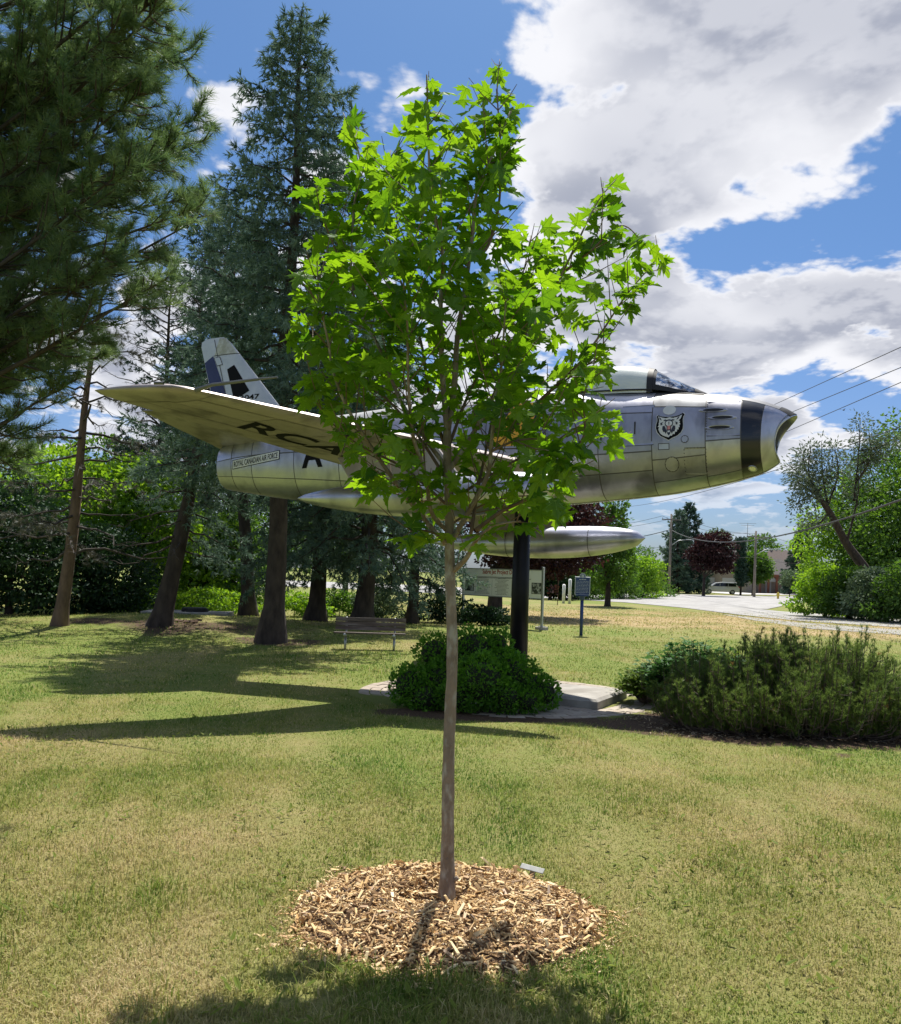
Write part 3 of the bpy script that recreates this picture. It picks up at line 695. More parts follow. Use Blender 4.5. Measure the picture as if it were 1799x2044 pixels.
for sg in (1, -1):
    w_ = lift('wing', wsec, M_wing, sg)
    w_['label'] = 'starboard wing lettered on its underside' if sg == 1 else 'port wing'
    wpanel('slat', sg, 1.5, 5.2, .0, .14, M_wing2, parent=w_)
    for (y0, y1, f0, f1) in ((.9, 2.2, .16, .44), (2.22, 3.5, .16, .42), (3.52, 4.3, .16, .42), (4.32, 5.2, .16, .42), (.9, 2.2, .45, .70), (2.22, 3.6, .43, .71), (3.62, 5.25, .43, .71)):
        wpanel('wing_panel', sg, y0, y1, f0, f1, R_.choice([M_wing, M_wing2]), parent=w_)
    wpanel('flap', sg, .9, 2.95, .72, .99, M_wing2, .006, parent=w_); wpanel('aileron', sg, 2.98, 5.25, .72, .99, M_wing, .006, parent=w_)
    # root fairing
    V, F = grid(np.array([wpt(sg, np.linspace(wLE(y) - .25 * (1 - k), wTE(y) + .2 * (1 - k), 14), np.full(14, y), o_) for k, (y, o_) in enumerate(((.62, .10), (1.0, .006)))]))
    jpart('wing_fillet', V, F, M_AL[0], True, w_)
    # drop tank on its pylon
    N_ = 30; s_ = np.linspace(0, 1, N_); rr = .315 * np.clip(np.sin(np.pi * np.clip(s_, 0, 1) ** .72), 0, 1) ** .62
    s_t = 2.86 + 4.45 * s_; a = np.linspace(0, 2 * np.pi, 29)[:-1]
    P_ = np.stack([np.broadcast_to((5 - s_t)[:, None], (N_, 28)), -sg * 2.66 + rr[:, None] * np.cos(a)[None], -1.22 - .06 * np.sin(np.pi * s_)[:, None] + rr[:, None] * np.sin(a)[None]], -1)
    V, F = grid(P_, True); tk = jpart('drop_tank', V, F, M_AL[2])
    for c_ in (.24, .62):
        k = c_; r0 = np.interp(k, s_, rr); sx = 2.86 + 4.45 * k; zc = -1.22 - .06 * math.sin(math.pi * k)
        V, F = grid(np.array([np.stack([np.full(28, 5 - sx - dx), -sg * 2.66 + (r0 + .004) * np.cos(a), zc + (r0 + .004) * np.sin(a)], -1) for dx in (-.006, .006)]), True); jpart('tank_seam', V, F, M_seam, True, tk)
    py_ = MB().prism([(5 - 4.55, -1.0), (5 - 6.35, -1.0), (5 - 6.6, -.62), (5 - 4.95, -.52)], 1, -sg * 2.66 - .05, -sg * 2.66 + .05); py_.obj('pylon', M_wing, jet, bevel=.01)
    st = lift('stabilizer', [(.1, 9.35, 10.75, .33), (.4, 9.52, 10.8, .38), (1.2, 10.0, 11.0, .52), (1.85, 10.42, 11.15, .64), (1.97, 10.62, 11.16, .66)], M_wing, sg, .09)
V, F = tube_vf([(5 - 7.2, -5.36, wZ(5.36)), (5 - 6.95, -5.36, wZ(5.36) + .05), (5 - 6.35, -5.36, wZ(5.36) + .06), (5 - 5.95, -5.36, wZ(5.36) + .06)], [.035, .024, .02, .012], 8)
jpart('pitot_tube', V, [np.array([f for f in F if len(f) == 4]), np.array([f for f in F if len(f) == 8])], M_glare)
cap = jpart('wing_lamp', *[(lambda v, f: (v, [np.array([q for q in f if len(q) == 4])]))(*tube_vf([(5 - 7.5, -5.62, wZ(5.6) + .03), (5 - 7.62, -5.66, wZ(5.6) + .03)], .022, 8))][0], M_glare)
rc0, eu, ev = np.array([7.50, 4.06]), np.array([-.427, -.904]), np.array([-.904, .427])
def wtext(u, v, off):
    q = rc0 + eu * u + ev * v; return wpt(1, q[0], q[1], off)
lettering('lettering', 'RCAF', M_letter, wtext, .008, width=2.16, height=.56, bold=.02, cuts=1)
# fin and rudder
def finle(z): return np.interp(z, [.5, 1.22, 2.58, 2.70], [8.95, 9.57, 10.77, 10.95])
def finte(z): return np.interp(z, [.3, 1.70, 2.62, 2.70], [10.75, 11.24, 11.52, 11.40])
fin = lift('fin', [(z, finle(z), finte(z), 0) for z in (.35, .8, 1.22, 1.7, 2.2, 2.55, 2.64, 2.70)], M_finpaint, 1, .085, True)
def FNt(s, z, off):
    c = finte(z) - finle(z); x = np.clip((s - finle(z)) / c, .002, .998); t = 5 * .085 * (.2969 * np.sqrt(x) - .126 * x - .3516 * x ** 2 + .2843 * x ** 3 - .1036 * x ** 4) * c
    return np.array([5 - s, -(t + off), z])
ffn = lambda u, v, off: FNt(-u, v, off)
fd = lambda name, pts, m_, off=.006, sub=3: decal(name, [(-a, b) for a, b in pts], m_, ffn, off, fin, sub)
fd('rudder_flash', [(11.385, 2.2), (11.17, 2.32), (10.79, 1.50), (10.74, 1.38), (11.12, 1.38)], M_navy)
fd('fin_tip_panel', [(11.03, 2.68), (10.88, 2.68), (10.80, 2.59), (10.58, 2.33), (11.13, 2.32)], M_lichen, .005)
fd('rudder_seam', [(11.165, 2.66), (11.15, 2.66), (10.70, 1.20), (10.715, 1.20)], M_seam, .008)
fd('fin_seam', [(11.15, 2.325), (10.53, 2.325), (10.53, 2.312), (11.15, 2.312)], M_seam, .008)
fd('hatch_seam', [(11.14, 2.28), (10.99, 2.29), (10.905, 2.11), (11.055, 2.095)], M_seam, .006); fd('access_hatch', [(11.125, 2.268), (11.0, 2.276), (10.92, 2.122), (11.05, 2.108)], M_finpaint, .009)
fd('fin_flash', [(10.79, 2.0), (10.62, 2.08), (10.21, 1.51), (10.40, 1.42), (10.60, 1.42)], M_letter)
lettering('serial_number', '23047', M_letter, lambda u, v, off: FNt(10.55 - u, 1.325 + v, off), .007, width=.58, height=.105, parent=fin, bold=.012)
# dorsal fillet where the fin meets the spine
V, F = tube_vf([(5 - 8.3, 0, .74), (5 - 9.0, 0, .70), (5 - 10.0, 0, .55), (5 - 10.75, 0, .42)], [.04, .16, .2, .12], 12); jpart('tail_fairing', V, [np.array([f for f in F if len(f) == 4]), np.array([f for f in F if len(f) == 12])], M_finpaint)

# the pole it stands on, concrete pad and ring of pavers
PB = jw(4.47, 0, -.9); pole_z = float(gz(PB[0], PB[1]))
M_pole = mat('pole_black', (.007, .007, .008), (.011, .011, .012), scale=6, rough=.42, bump=.02, spec=.22)
pl_ = thing('support_pole', 'tall black steel pole carrying the jet', 'pole', (PB[0], PB[1], pole_z))
MB().tube([(0, 0, .10), (0, 0, 3.45)], [.165, .135], 28).obj('pole_shaft', M_pole, pl_, True)
ft = MB(); ft.tube([(0, 0, .14), (0, 0, .19)], [.30, .30], 24)
ft.obj('base_flange', M_pole, pl_)
for k in range(8):
    b_ = MB().tube([(.245 * math.cos(k * .785), .245 * math.sin(k * .785), .15), (.245 * math.cos(k * .785), .245 * math.sin(k * .785), .23)], .02, 6); b_.obj('bolt', M_seam, pl_)
M_conc = mat('concrete', (.30, .28, .25), (.43, .41, .37), scale=3.5, rough=.85, bump=.25, bscale=50, c3=(.25, .23, .20), scale3=1.4)
SLZ = float(gz(*SLAB_C))
slab = MB(); V = []
for in_, z_ in ((0, -.1), (0, .125), (.055, .165)):
    a_, b_ = SLAB_H[0] - in_, SLAB_H[1] - in_; V += [(-a_, -b_, z_), (a_, -b_, z_), (a_, b_, z_), (-a_, b_, z_)]
slab.add(V, [(0, 1, 5, 4), (1, 2, 6, 5), (2, 3, 7, 6), (3, 0, 4, 7), (4, 5, 9, 8), (5, 6, 10, 9), (6, 7, 11, 10), (7, 4, 8, 11), (8, 9, 10, 11)])
so = slab.obj('concrete_pad', M_conc); so.location = (SLAB_C[0], SLAB_C[1], SLZ); so.rotation_euler = (0, 0, SLAB_YAW)
tag(so, 'concrete pad with chamfered edges under the black pole', 'pad')
M_pav = [mat('paver_a', (.40, .34, .27), (.48, .42, .34), scale=12, rough=.9, bump=.2), mat('paver_b', (.44, .37, .30), (.36, .31, .25), scale=12, rough=.9, bump=.2), mat('paver_c', (.34, .29, .24), (.42, .35, .28), scale=12, rough=.9, bump=.2)]
pv = thing('paver_ring', 'round apron of weathered tan pavers around the concrete pad', 'paving', (RING_C[0], RING_C[1], SLZ - .034))
bs = MB(); bs.tube([(0, 0, -.05), (0, 0, .008)], [RING_R, RING_R], 64); bs.obj('sand_bed', mat('joint_sand', (.07, .055, .04), (.12, .095, .07), scale=20, rough=.95), pv)
cyw, syw = math.cos(-SLAB_YAW), math.sin(-SLAB_YAW); pr = random.Random(4); paver_me = {}
for ri, r0 in enumerate(np.arange(.82, RING_R - .12, .185)):
    rm = r0 + .09; cnt = int(2 * math.pi * rm / .265); da = 2 * math.pi / cnt
    for k in range(cnt):
        a = (k + .5 * (ri % 2)) * da
        cx_, cy_ = rm * math.cos(a), rm * math.sin(a); dx, dy2 = cx_ + RING_C[0] - SLAB_C[0], cy_ + RING_C[1] - SLAB_C[1]
        lx, ly = dx * cyw - dy2 * syw, dx * syw + dy2 * cyw
        if abs(lx) < SLAB_H[0] + .05 and abs(ly) < SLAB_H[1] + .05: continue
        mi = pr.randrange(3); key = (ri, mi)
        if key not in paver_me:
            h_ = da / 2 * .93; P2 = [(r0 + .006, -h_), (r0 + .176, -h_ * r0 / (r0 + .18) if False else -h_), (r0 + .176, h_), (r0 + .006, h_)]
            V = []
            for z_, sh in ((-.02, 1), (.040, 1), (.047, .93)):
                for (rr_, aa) in P2:
                    q = np.array([rr_ * math.cos(aa) - rm, rr_ * math.sin(aa)]) * sh; V.append((q[0], q[1], z_))
            m_ = MB(); m_.add(V, [(0, 1, 5, 4), (1, 2, 6, 5), (2, 3, 7, 6), (3, 0, 4, 7), (4, 5, 9, 8), (5, 6, 10, 9), (6, 7, 11, 10), (7, 4, 8, 11), (8, 9, 10, 11)])
            paver_me[key] = m_.mesh('paver', M_pav[mi])
        o = link('paver', paver_me[key], pv); o.location = (cx_, cy_, pr.uniform(-.006, .006)); o.rotation_euler = (pr.uniform(-.015, .015), pr.uniform(-.015, .015), a + pr.uniform(-.02, .02))
# ---------------------------------------------------------------- young maple in its ring of wood chips
MD = MAPLE.y
def crown_pt(px, py, dd=0.0): return np.array(at(px, py, MD + dd))
def smooth(P, n):
    P = np.asarray(P, float); t = np.concatenate([[0], np.cumsum(np.linalg.norm(np.diff(P, axis=0), axis=1))]); t /= t[-1]
    u = np.linspace(0, 1, n)
    if len(P) < 3: return np.stack([np.interp(u, t, P[:, k]) for k in range(3)], 1)
    return np.stack([hermite(t, P[:, k], u) for k in range(3)], 1)
maple = thing('maple_tree', 'young maple with a slim pale trunk rising from wood chips', 'tree', MAPLE)
mo = np.array(MAPLE)
M_bark = mat('maple_bark', (.19, .145, .105), (.29, .23, .175), scale=11, rough=.88, bump=.65, bscale=55, stretch=(1, 1, .45), c3=(.40, .37, .31), scale3=24)
M_twig = mat('maple_twig', (.13, .085, .06), (.20, .13, .09), scale=14, rough=.75, bump=.2)
tr = smooth([crown_pt(892, 1815), crown_pt(893, 1760), crown_pt(896, 1500), crown_pt(903, 1290), crown_pt(898, 1130), crown_pt(897, 1000), crown_pt(893, 915), crown_pt(893, 860)], 26)
V, F = tube_vf(tr - mo, np.interp(np.linspace(0, 1, 26), [0, .06, .09, .35, .7, 1], [.056, .046, .037, .0325, .028, .022]), 14)
ring = np.repeat(np.arange(26), 14); a_ = np.tile(np.arange(14), 26)
V = V + (V - np.repeat(tr - mo, 14, 0)) * (.05 * np.sin(ring * 1.7 + a_ * .9) + .04 * np.sin(ring * 3.1 - a_ * 1.3))[:, None]
link('trunk', npmesh('trunk', V, [np.array([f for f in F if len(f) == 4])], M_bark, True), maple)
g_ = crown_pt(905, 1752)
MB().tube([(tr[1] - mo) + [.03, -.01, .055], (tr[1] - mo) + [.056, -.016, .075]], [.016, .011], 8).obj('pruning_knot', M_bark, maple, True)
BR = [  # pixels of the branch and how far it runs towards (-) or away from (+) the camera
 ([(893, 860), (905, 790), (914, 668), (929, 575), (943, 469), (954, 376), (989, 297), (1019, 222)], (0, .25), .019),
 ([(893, 862), (884, 760), (880, 598), (883, 496), (862, 413), (856, 300), (852, 150)], (0, -.25), .017),
 ([(945, 520), (968, 500), (991, 436), (998, 283), (993, 165), (998, 118)], (.15, .4), .010),
 ([(905, 1140), (931, 1114), (950, 1080), (985, 1050), (1040, 1040)], (0, -.35), .017),
 ([(898, 1085), (945, 1005), (974, 946), (982, 870), (1000, 740), (1010, 600)], (0, -.45), .016),
 ([(940, 1065), (956, 968), (971, 896), (990, 800), (1030, 690)], (-.05, .5), .011),
 ([(950, 1058), (1000, 1022), (1058, 992), (1120, 925), (1164, 874), (1167, 783), (1190, 740)], (-.1, -.55), .012),
 ([(900, 935), (963, 834), (1003, 755), (1058, 659), (1100, 589), (1151, 487), (1202, 390), (1230, 358)], (0, .15), .014),
 ([(1010, 870), (1065, 812), (1163, 717), (1190, 680), (1250, 590), (1322, 506)], (.1, .5), .011),
 ([(1100, 780), (1170, 730), (1230, 690)], (.2, -.1), .007),
 ([(1130, 540), (1180, 500), (1240, 450), (1290, 490)], (.1, -.15), .008),
 ([(890, 1085), (851, 1041), (774, 940), (720, 859), (687, 801), (662, 728), (656, 686), (637, 598), (633, 520)], (0, -.5), .015),
 ([(893, 1060), (865, 1030), (850, 950), (825, 870), (816, 779), (813, 645), (806, 529), (818, 480)], (0, -.75), .013),
 ([(893, 935), (858, 888), (800, 800), (760, 700), (709, 600), (705, 436), (716, 302), (685, 225)], (0, .45), .013),
 ([(893, 905), (860, 800), (840, 680), (800, 560), (770, 430), (780, 300)], (0, .7), .011),
 ([(893, 900), (930, 800), (985, 690), (1040, 560), (1060, 470)], (0, .7), .010),
 ([(720, 600), (680, 520), (640, 420), (630, 370)], (.3, .1), .008),
 ([(895, 1075), (860, 1062), (830, 1058), (805, 1070)], (0, -.2), .009),
 ([(720, 860), (690, 870), (660, 850)], (-.2, -.5), .006),
 ([(893, 985), (850, 1000), (790, 985), (735, 960)], (0, .25), .008),
 ([(895, 1010), (800, 930), (720, 890), (650, 830), (612, 765)], (0, -.1), .009), ([(899, 1000), (1010, 930), (1110, 880), (1195, 855), (1238, 870)], (0, .15), .009), ([(894, 960), (820, 850), (740, 765), (650, 700), (592, 655)], (0, .3), .010), ([(896, 1050), (960, 1010), (1040, 990), (1110, 1000)], (0, .3), .008),
 ([(982, 900), (1030, 880), (1090, 880), (1130, 920)], (-.3, -.6), .007),
]
poly = np.array([(690, 195), (745, 250), (790, 265), (800, 215), (790, 175), (830, 128), (880, 128), (930, 138), (960, 118), (1000, 104), (1026, 150), (1068, 205), (1045, 250), (1062, 330), (1038, 390), (1065, 445), (1110, 420), (1160, 390), (1185, 335), (1265, 340), (1255, 400), (1240, 435), (1345, 478), (1328, 560), (1300, 600), (1232, 650), (1205, 715), (1228, 760), (1260, 850), (1262, 905), (1225, 910), (1180, 935), (1140, 985), (1150, 1040), (1062, 1075), (1040, 1035), (985, 1090), (960, 1122), (930, 1112), (880, 1085), (830, 1112), (788, 1092), (800, 1030), (720, 990), (690, 930), (668, 880), (655, 830), (600, 800), (600, 740), (572, 690), (560, 640), (580, 600), (555, 540), (575, 470), (640, 470), (600, 430), (585, 355), (640, 325), (680, 320), (690, 260), (655, 205)], float)
def inpoly(q, P):
    x, y = q; ins = False; j = len(P) - 1
    for i in range(len(P)):
        if (P[i, 1] > y) != (P[j, 1] > y) and x < (P[j, 0] - P[i, 0]) * (y - P[i, 1]) / (P[j, 1] - P[i, 1]) + P[i, 0]: ins = not ins
        j = i
    return ins
def project(p):
    u, v = FPX * p[0] / p[1], FPX * (p[2] - HCAM) / p[1]; c, s = math.cos(ROLL), math.sin(ROLL)
    return PX + c * u + s * v, PY - (-s * u + c * v)
mr_ = np.random.default_rng(21)
tip_from = []; twigs = MB(); leaf_p, leaf_d, leaf_u = [], [], []
for pts, (d0, d1), r0 in BR:
    n = len(pts); P = smooth([crown_pt(x, y, d0 + (d1 - d0) * (i / (n - 1)) ** 1.2) for i, (x, y) in enumerate(pts)], 6 * n)
    m = len(P); rad = r0 * np.linspace(1, .22, m)
    MB().tube(P - mo, rad, 7).obj('branch', M_bark if r0 > .0125 else M_twig, maple, True)
    Lc = np.concatenate([[0], np.cumsum(np.linalg.norm(np.diff(P, axis=0), axis=1))]); L = Lc[-1]
    k = .16 if L > .7 else .05
    pos = Lc[0] + L * k
    side = mr_.random() * 6.28
    while pos < L:
        q = np.array([np.interp(pos, Lc, P[:, c]) for c in range(3)])
        i = min(np.searchsorted(Lc, pos), m - 1); ax = P[min(i + 1, m - 1)] - P[max(i - 1, 0)]; ax /= np.linalg.norm(ax)
        u, v, _ = frame_from(ax); f = pos / L
        for s2 in (0, math.pi):
            if mr_.random() < .16: continue
            lat = math.cos(side + s2) * u + math.sin(side + s2) * v
            tl = (.10 + .28 * mr_.random()) * (.55 + .9 * math.sin(math.pi * min(f, .93)))
            dr = lat * .75 + ax * .7 + np.array([0, 0, .18]); dr /= np.linalg.norm(dr)
            e = q + dr * tl; e[2] += .02
            if not inpoly(project(e), poly): continue
            twigs.tube([q - mo, q + dr * tl * .55 - mo, e - mo], [.0036, .0028, .0016], 4, False)
            nn = max(1, int(tl / .095))
            for j in range(nn + 1):
                b = q + dr * tl * ((j + .55) / (nn + .55)); uu, vv, _ = frame_from(dr); ph = mr_.random() * 6.28
                for s3 in (0, math.pi):
                    l2 = math.cos(ph + s3) * uu + math.sin(ph + s3) * vv + dr * .5
                    leaf_p.append(b); leaf_d.append(l2)
            leaf_p.append(e); leaf_d.append(dr)
        side += 1.57 + .3 * mr_.normal(); pos += .085 + .05 * mr_.random()
    for j in range(9):
        f = 1 - .03 * j; q = np.array([np.interp(f * L, Lc, P[:, c]) for c in range(3)]); leaf_p.append(q); leaf_d.append(ax * .5 + mr_.normal(size=3))
    tip_from.append(len(leaf_p) - 9)
twigs.obj('twigs', M_twig, maple, False)['kind'] = 'stuff'
half = [(0, 0), (.17, -.13), (.33, -.06), (.27, .07), (.50, .13), (.41, .22), (.66, .44), (.47, .44), (.43, .57), (.29, .47), (.145, .45), (.27, .72), (.155, .72), (.11, .85), (0, 1.06)]
out_ = half + [(-x, y) for x, y in half[::-1][1:-1]]
def leaf_mesh(fold, curl, seed):
    rr = np.random.default_rng(seed); pts = np.array([(0, .33)] + out_)
    pts[1:] = pts[1:] * (1 + .05 * rr.normal(size=(len(pts) - 1, 1)))
    x, y = pts[:, 0], pts[:, 1]
    z = fold * np.abs(x) - curl * (y - .3) ** 2 - .22 * np.abs(x) ** 2 * 1.2 + .02 * rr.normal(size=len(x)); z[0] = 0
    n = len(out_); F = [(0, 1 + i, 1 + (i + 1) % n) for i in range(n)]
    V = np.stack([x, y + .42, z], 1)
    b = len(V); V = np.concatenate([V, [(-.012, 0, 0), (.012, 0, 0), (.012, .44, .0), (-.012, .44, .0)]])
    F += [(b, b + 1, b + 2), (b, b + 2, b + 3)]
    zf = lambda X_, Y_: fold * abs(X_) - curl * (Y_ - .3) ** 2 - .264 * X_ ** 2
    for ex, ey in ((0, .95), (.56, .38), (-.56, .38), (.26, -.03), (-.26, -.03)):      # veins, standing out below
        L_ = math.hypot(ex, ey); nx_, ny_ = -ey / L_ * .014, ex / L_ * .014; b = len(V)
        V = np.concatenate([V, [(nx_, .42 + ny_, -.012), (-nx_, .42 - ny_, -.012), (ex * .55 - nx_ * .7, ey * .55 + .42 - ny_ * .7, zf(ex * .55, ey * .55) - .018), (ex * .55 + nx_ * .7, ey * .55 + .42 + ny_ * .7, zf(ex * .55, ey * .55) - .018), (ex, ey + .42, zf(ex, ey) - .015)]])
        F += [(b, b + 1, b + 2), (b, b + 2, b + 3), (b + 3, b + 2, b + 4)]
    return V, np.array(F)
NLF = 1 + len(out_) + 4
LT = [leaf_mesh(.22, .16, 1), leaf_mesh(.05, .34, 2), leaf_mesh(.42, .22, 3), leaf_mesh(-.10, .42, 4)]
P = np.array(leaf_p); D = np.array(leaf_d); D /= np.linalg.norm(D, axis=1, keepdims=True)
keep = np.array([inpoly(project(p + d * .12), poly) for p, d in zip(P, D)]) & ((mr_.random(len(P)) < np.array([.60 if project(p)[1] < 640 else .46 for p in P])) | np.isin(np.arange(len(P)), [i + k for i in tip_from for k in range(9)]))
P, D = P[keep], D[keep]
D[:, 2] = D[:, 2] * .5 - .15 - .35 * mr_.random(len(P)); D /= np.linalg.norm(D, axis=1, keepdims=True)
UP = np.tile([0, 0, 1.0], (len(P), 1)) + .55 * mr_.normal(size=P.shape)
cen = np.array([inpoly(project(p + d * .11), poly) for p, d in zip(P, D)]); P, D, UP = P[cen], D[cen], UP[cen]
ROT = frames(D, UP); SCL = .082 + .056 * mr_.random(len(P)); VAR = np.clip(.45 + .26 * mr_.normal(size=len(P)), 0, .9)
M_leaf = leafmat('maple_leaf', (.060, .155, .012), (.180, .315, .020), trans=.60, c3=(.26, .40, .08), ct=(1.65, 1.62, .55), gloss=.02, grough=.45)
order = np.argsort(P[:, 1] - .0 * SCL)      # the ones standing nearest are built leaf by leaf
near_, rest = order[:300], order[300:]
leaf_me = {}
for i in near_:
    k = (int(i) % 4, int(VAR[i] * 4.99))
    if k not in leaf_me:
        V, F = LT[k[0]]; leaf_me[k] = npmesh('leaf', V, F, M_leaf, False, {'var': np.where(np.arange(len(V)) < NLF, .05 + .19 * k[1], 1.0)})
    o = link('leaf', leaf_me[k], maple); o.matrix_local = Matrix.Translation(P[i] - mo) @ Matrix(ROT[i]).to_4x4() @ Matrix.Scale(float(SCL[i]), 4)
VV, FF, AA, off_ = [], [], [], 0
for t in range(4):
    idx = rest[(rest % 4) == t]; V, F, a = scatter(*LT[t], P[idx] - mo, ROT[idx], SCL[idx], VAR[idx]); a = np.where(np.arange(len(V)) % len(LT[t][0]) < NLF, a, 1.0); VV.append(V); FF.append(F + off_); AA.append(a); off_ += len(V)
link('crown', npmesh('crown', np.concatenate(VV), np.concatenate(FF), M_leaf, False, {'var': np.concatenate(AA)}), maple)['kind'] = 'stuff'
print('maple leaves', len(P))

# wood chips
mul = thing('wood_chip_mound', 'low mound of fresh tan wood chips around the maple trunk', 'mulch', MAPLE)
MR = np.array([.83, .79]); MY0 = -.17
def mound(x, y):
    r = np.hypot(x / MR[0], (y - MY0) / MR[1]); return .15 * np.clip(1 - r ** 2.2, 0, 1) - .125 * np.exp(-((x + .0) ** 2 + (y + .10) ** 2) / .050) - .06 * np.exp(-((x + .22) ** 2 + (y + .13) ** 2) / .014) + .012 * np.sin(x * 11 + 1) * np.sin(y * 13) * (r < 1)
rr = np.linspace(0, 1.04, 16); aa = np.linspace(0, 2 * np.pi, 49)[:-1]
X = rr[:, None] * np.cos(aa) * MR[0]; Y = rr[:, None] * np.sin(aa) * MR[1]
gl = lambda x, y: gz(x + MAPLE.x, y + MAPLE.y) - MAPLE.z
wobf = lambda t: 1 + .035 * np.sin(t * 3 + 2.2) + .035 * np.sin(t * 5 + 2) + .03 * np.sin(t * 9) + .03 * np.sin(t * 14)
wob = wobf(aa)
X, Y = X * wob, Y * wob + MY0
V, F = grid(np.stack([X, Y, np.maximum(mound(X, Y), 0) - .05 * ss(.86, 1.04, rr)[:, None] + gl(X, Y) - .004], -1), True)
link('mulch_bed', npmesh('mulch_bed', V, F, mat('mulch_fines', (.10, .06, .035), (.36, .22, .11), scale=45, rough=.95, bump=.8, bscale=90), True), mul)
chip = np.array([[-.5, -.5, -.5], [.5, -.5, -.5], [.42, .5, -.5], [-.3, .62, -.5], [-.45, -.4, .5], [.45, -.45, .5], [.3, .45, .5], [-.32, .4, .5]])
chf = np.array([[0, 3, 2, 1], [4, 5, 6, 7], [0, 1, 5, 4], [1, 2, 6, 5], [2, 3, 7, 6], [3, 0, 4, 7]])
n = 11000; a = mr_.random(n) * 6.283; r = np.sqrt(mr_.random(n)) * (.99 + .30 * mr_.random(n) ** 3) * wobf(a)
x, y = r * np.cos(a) * MR[0], r * np.sin(a) * MR[1] + MY0
k = mr_.random(n) < np.interp(r / wobf(a), [.93, 1.2], [1, .10]); x, y = x[k], y[k]; n = len(x)
big = mr_.random(n) < .11
ln = np.where(big, .05 + .045 * mr_.random(n), .008 + .030 * mr_.random(n) ** 1.5); wd = np.where(big, .010 + .012 * mr_.random(n), .003 + .009 * mr_.random(n) ** 1.3); th_ = .003 + .004 * mr_.random(n)
dr = mr_.normal(size=(n, 3)); dr[:, 2] *= .38
z = np.maximum(mound(x, y), 0) + gl(x, y) + .004 + .012 * mr_.random(n)
CP = np.stack([x, y, z], 1); CR = frames(dr, np.tile([0, 0, 1.], (n, 1)) + .5 * mr_.normal(size=(n, 3))); CS = np.stack([wd, ln, th_], 1); CV = np.clip(mr_.random(n) ** 1.15, 0, 1)
M_chip = leafmat('wood_chip', (.09, .050, .024), (.82, .64, .36), trans=.0, gloss=.03, grough=.5)
_c = [q for q in M_chip.node_tree.nodes if q.type == 'VALTORGB'][0].color_ramp
e_ = _c.elements.new(.18); e_.color = (.42, .25, .11, 1); e_ = _c.elements.new(.55); e_.color = (.68, .46, .21, 1)
order = np.argsort(-(ln * wd)); chip_me = {}
for i in order[:300]:
    q = int(CV[i] * 7.99)
    if q not in chip_me: chip_me[q] = npmesh('wood_chip', chip, chf, M_chip, False, {'var': np.full(8, (q + .5) / 8)})
    o = link('wood_chip', chip_me[q], mul); o.matrix_local = Matrix.Translation(CP[i] + [0, 0, .004]) @ Matrix(CR[i]).to_4x4() @ Matrix.Diagonal((*[float(v) for v in CS[i]], 1))
idx = order[300:]; V, F, a = scatter(chip, chf, CP[idx], CR[idx], CS[idx], CV[idx])
link('small_chips', npmesh('small_chips', V, F, M_chip, False, {'var': a}), mul)['kind'] = 'stuff'
mk = thing('ground_marker', 'small grey name marker leaning in the wood chips', 'marker', gnd(1062, 1760), math.radians(-22))
MB().box((0, 0, .078), (.150, .005, .038), np.array(Matrix.Rotation(-1.0, 3, 'X') @ Matrix.Rotation(.12, 3, 'Y'))).obj('marker_plate', mat('marker_metal', (.22, .225, .22), (.30, .305, .30), scale=20, rough=.4, metal=.5), mk, bevel=.003)
MB().box((0, .006, .028), (.03, .008, .07)).obj('marker_stake', MATS['marker_metal'], mk)

# ---------------------------------------------------------------- evergreens
def needle_template(n, spread0, spread1, w, seed, base=.0):
    r = np.random.default_rng(seed); V, F = [], []
    for k in range(n):
        a = k * 2.399 + r.random() * .5; sp = spread0 + (spread1 - spread0) * r.random(); y0 = base * r.random()
        L = .75 + .3 * r.random(); d = np.array([math.cos(a) * math.sin(sp), math.cos(sp), math.sin(a) * math.sin(sp)])
        p = np.cross(d, r.normal(size=3)); p /= np.linalg.norm(p); o = np.array([0, y0, 0])
        b = len(V); V += [o - p * w, o + p * w, o + d * L * (1 - .5 * y0)]; F.append((b, b + 1, b + 2))
    return np.array(V), np.array(F)
T_pine = needle_template(34, .25, 1.05, .016, 1, .35)
T_mugo = needle_template(26, .35, 1.0, .030, 2, .55)
T_spruce = needle_template(11, .35, .95, .075, 3, .75)
T_far = needle_template(7, .3, 1.1, .16, 4, .6)
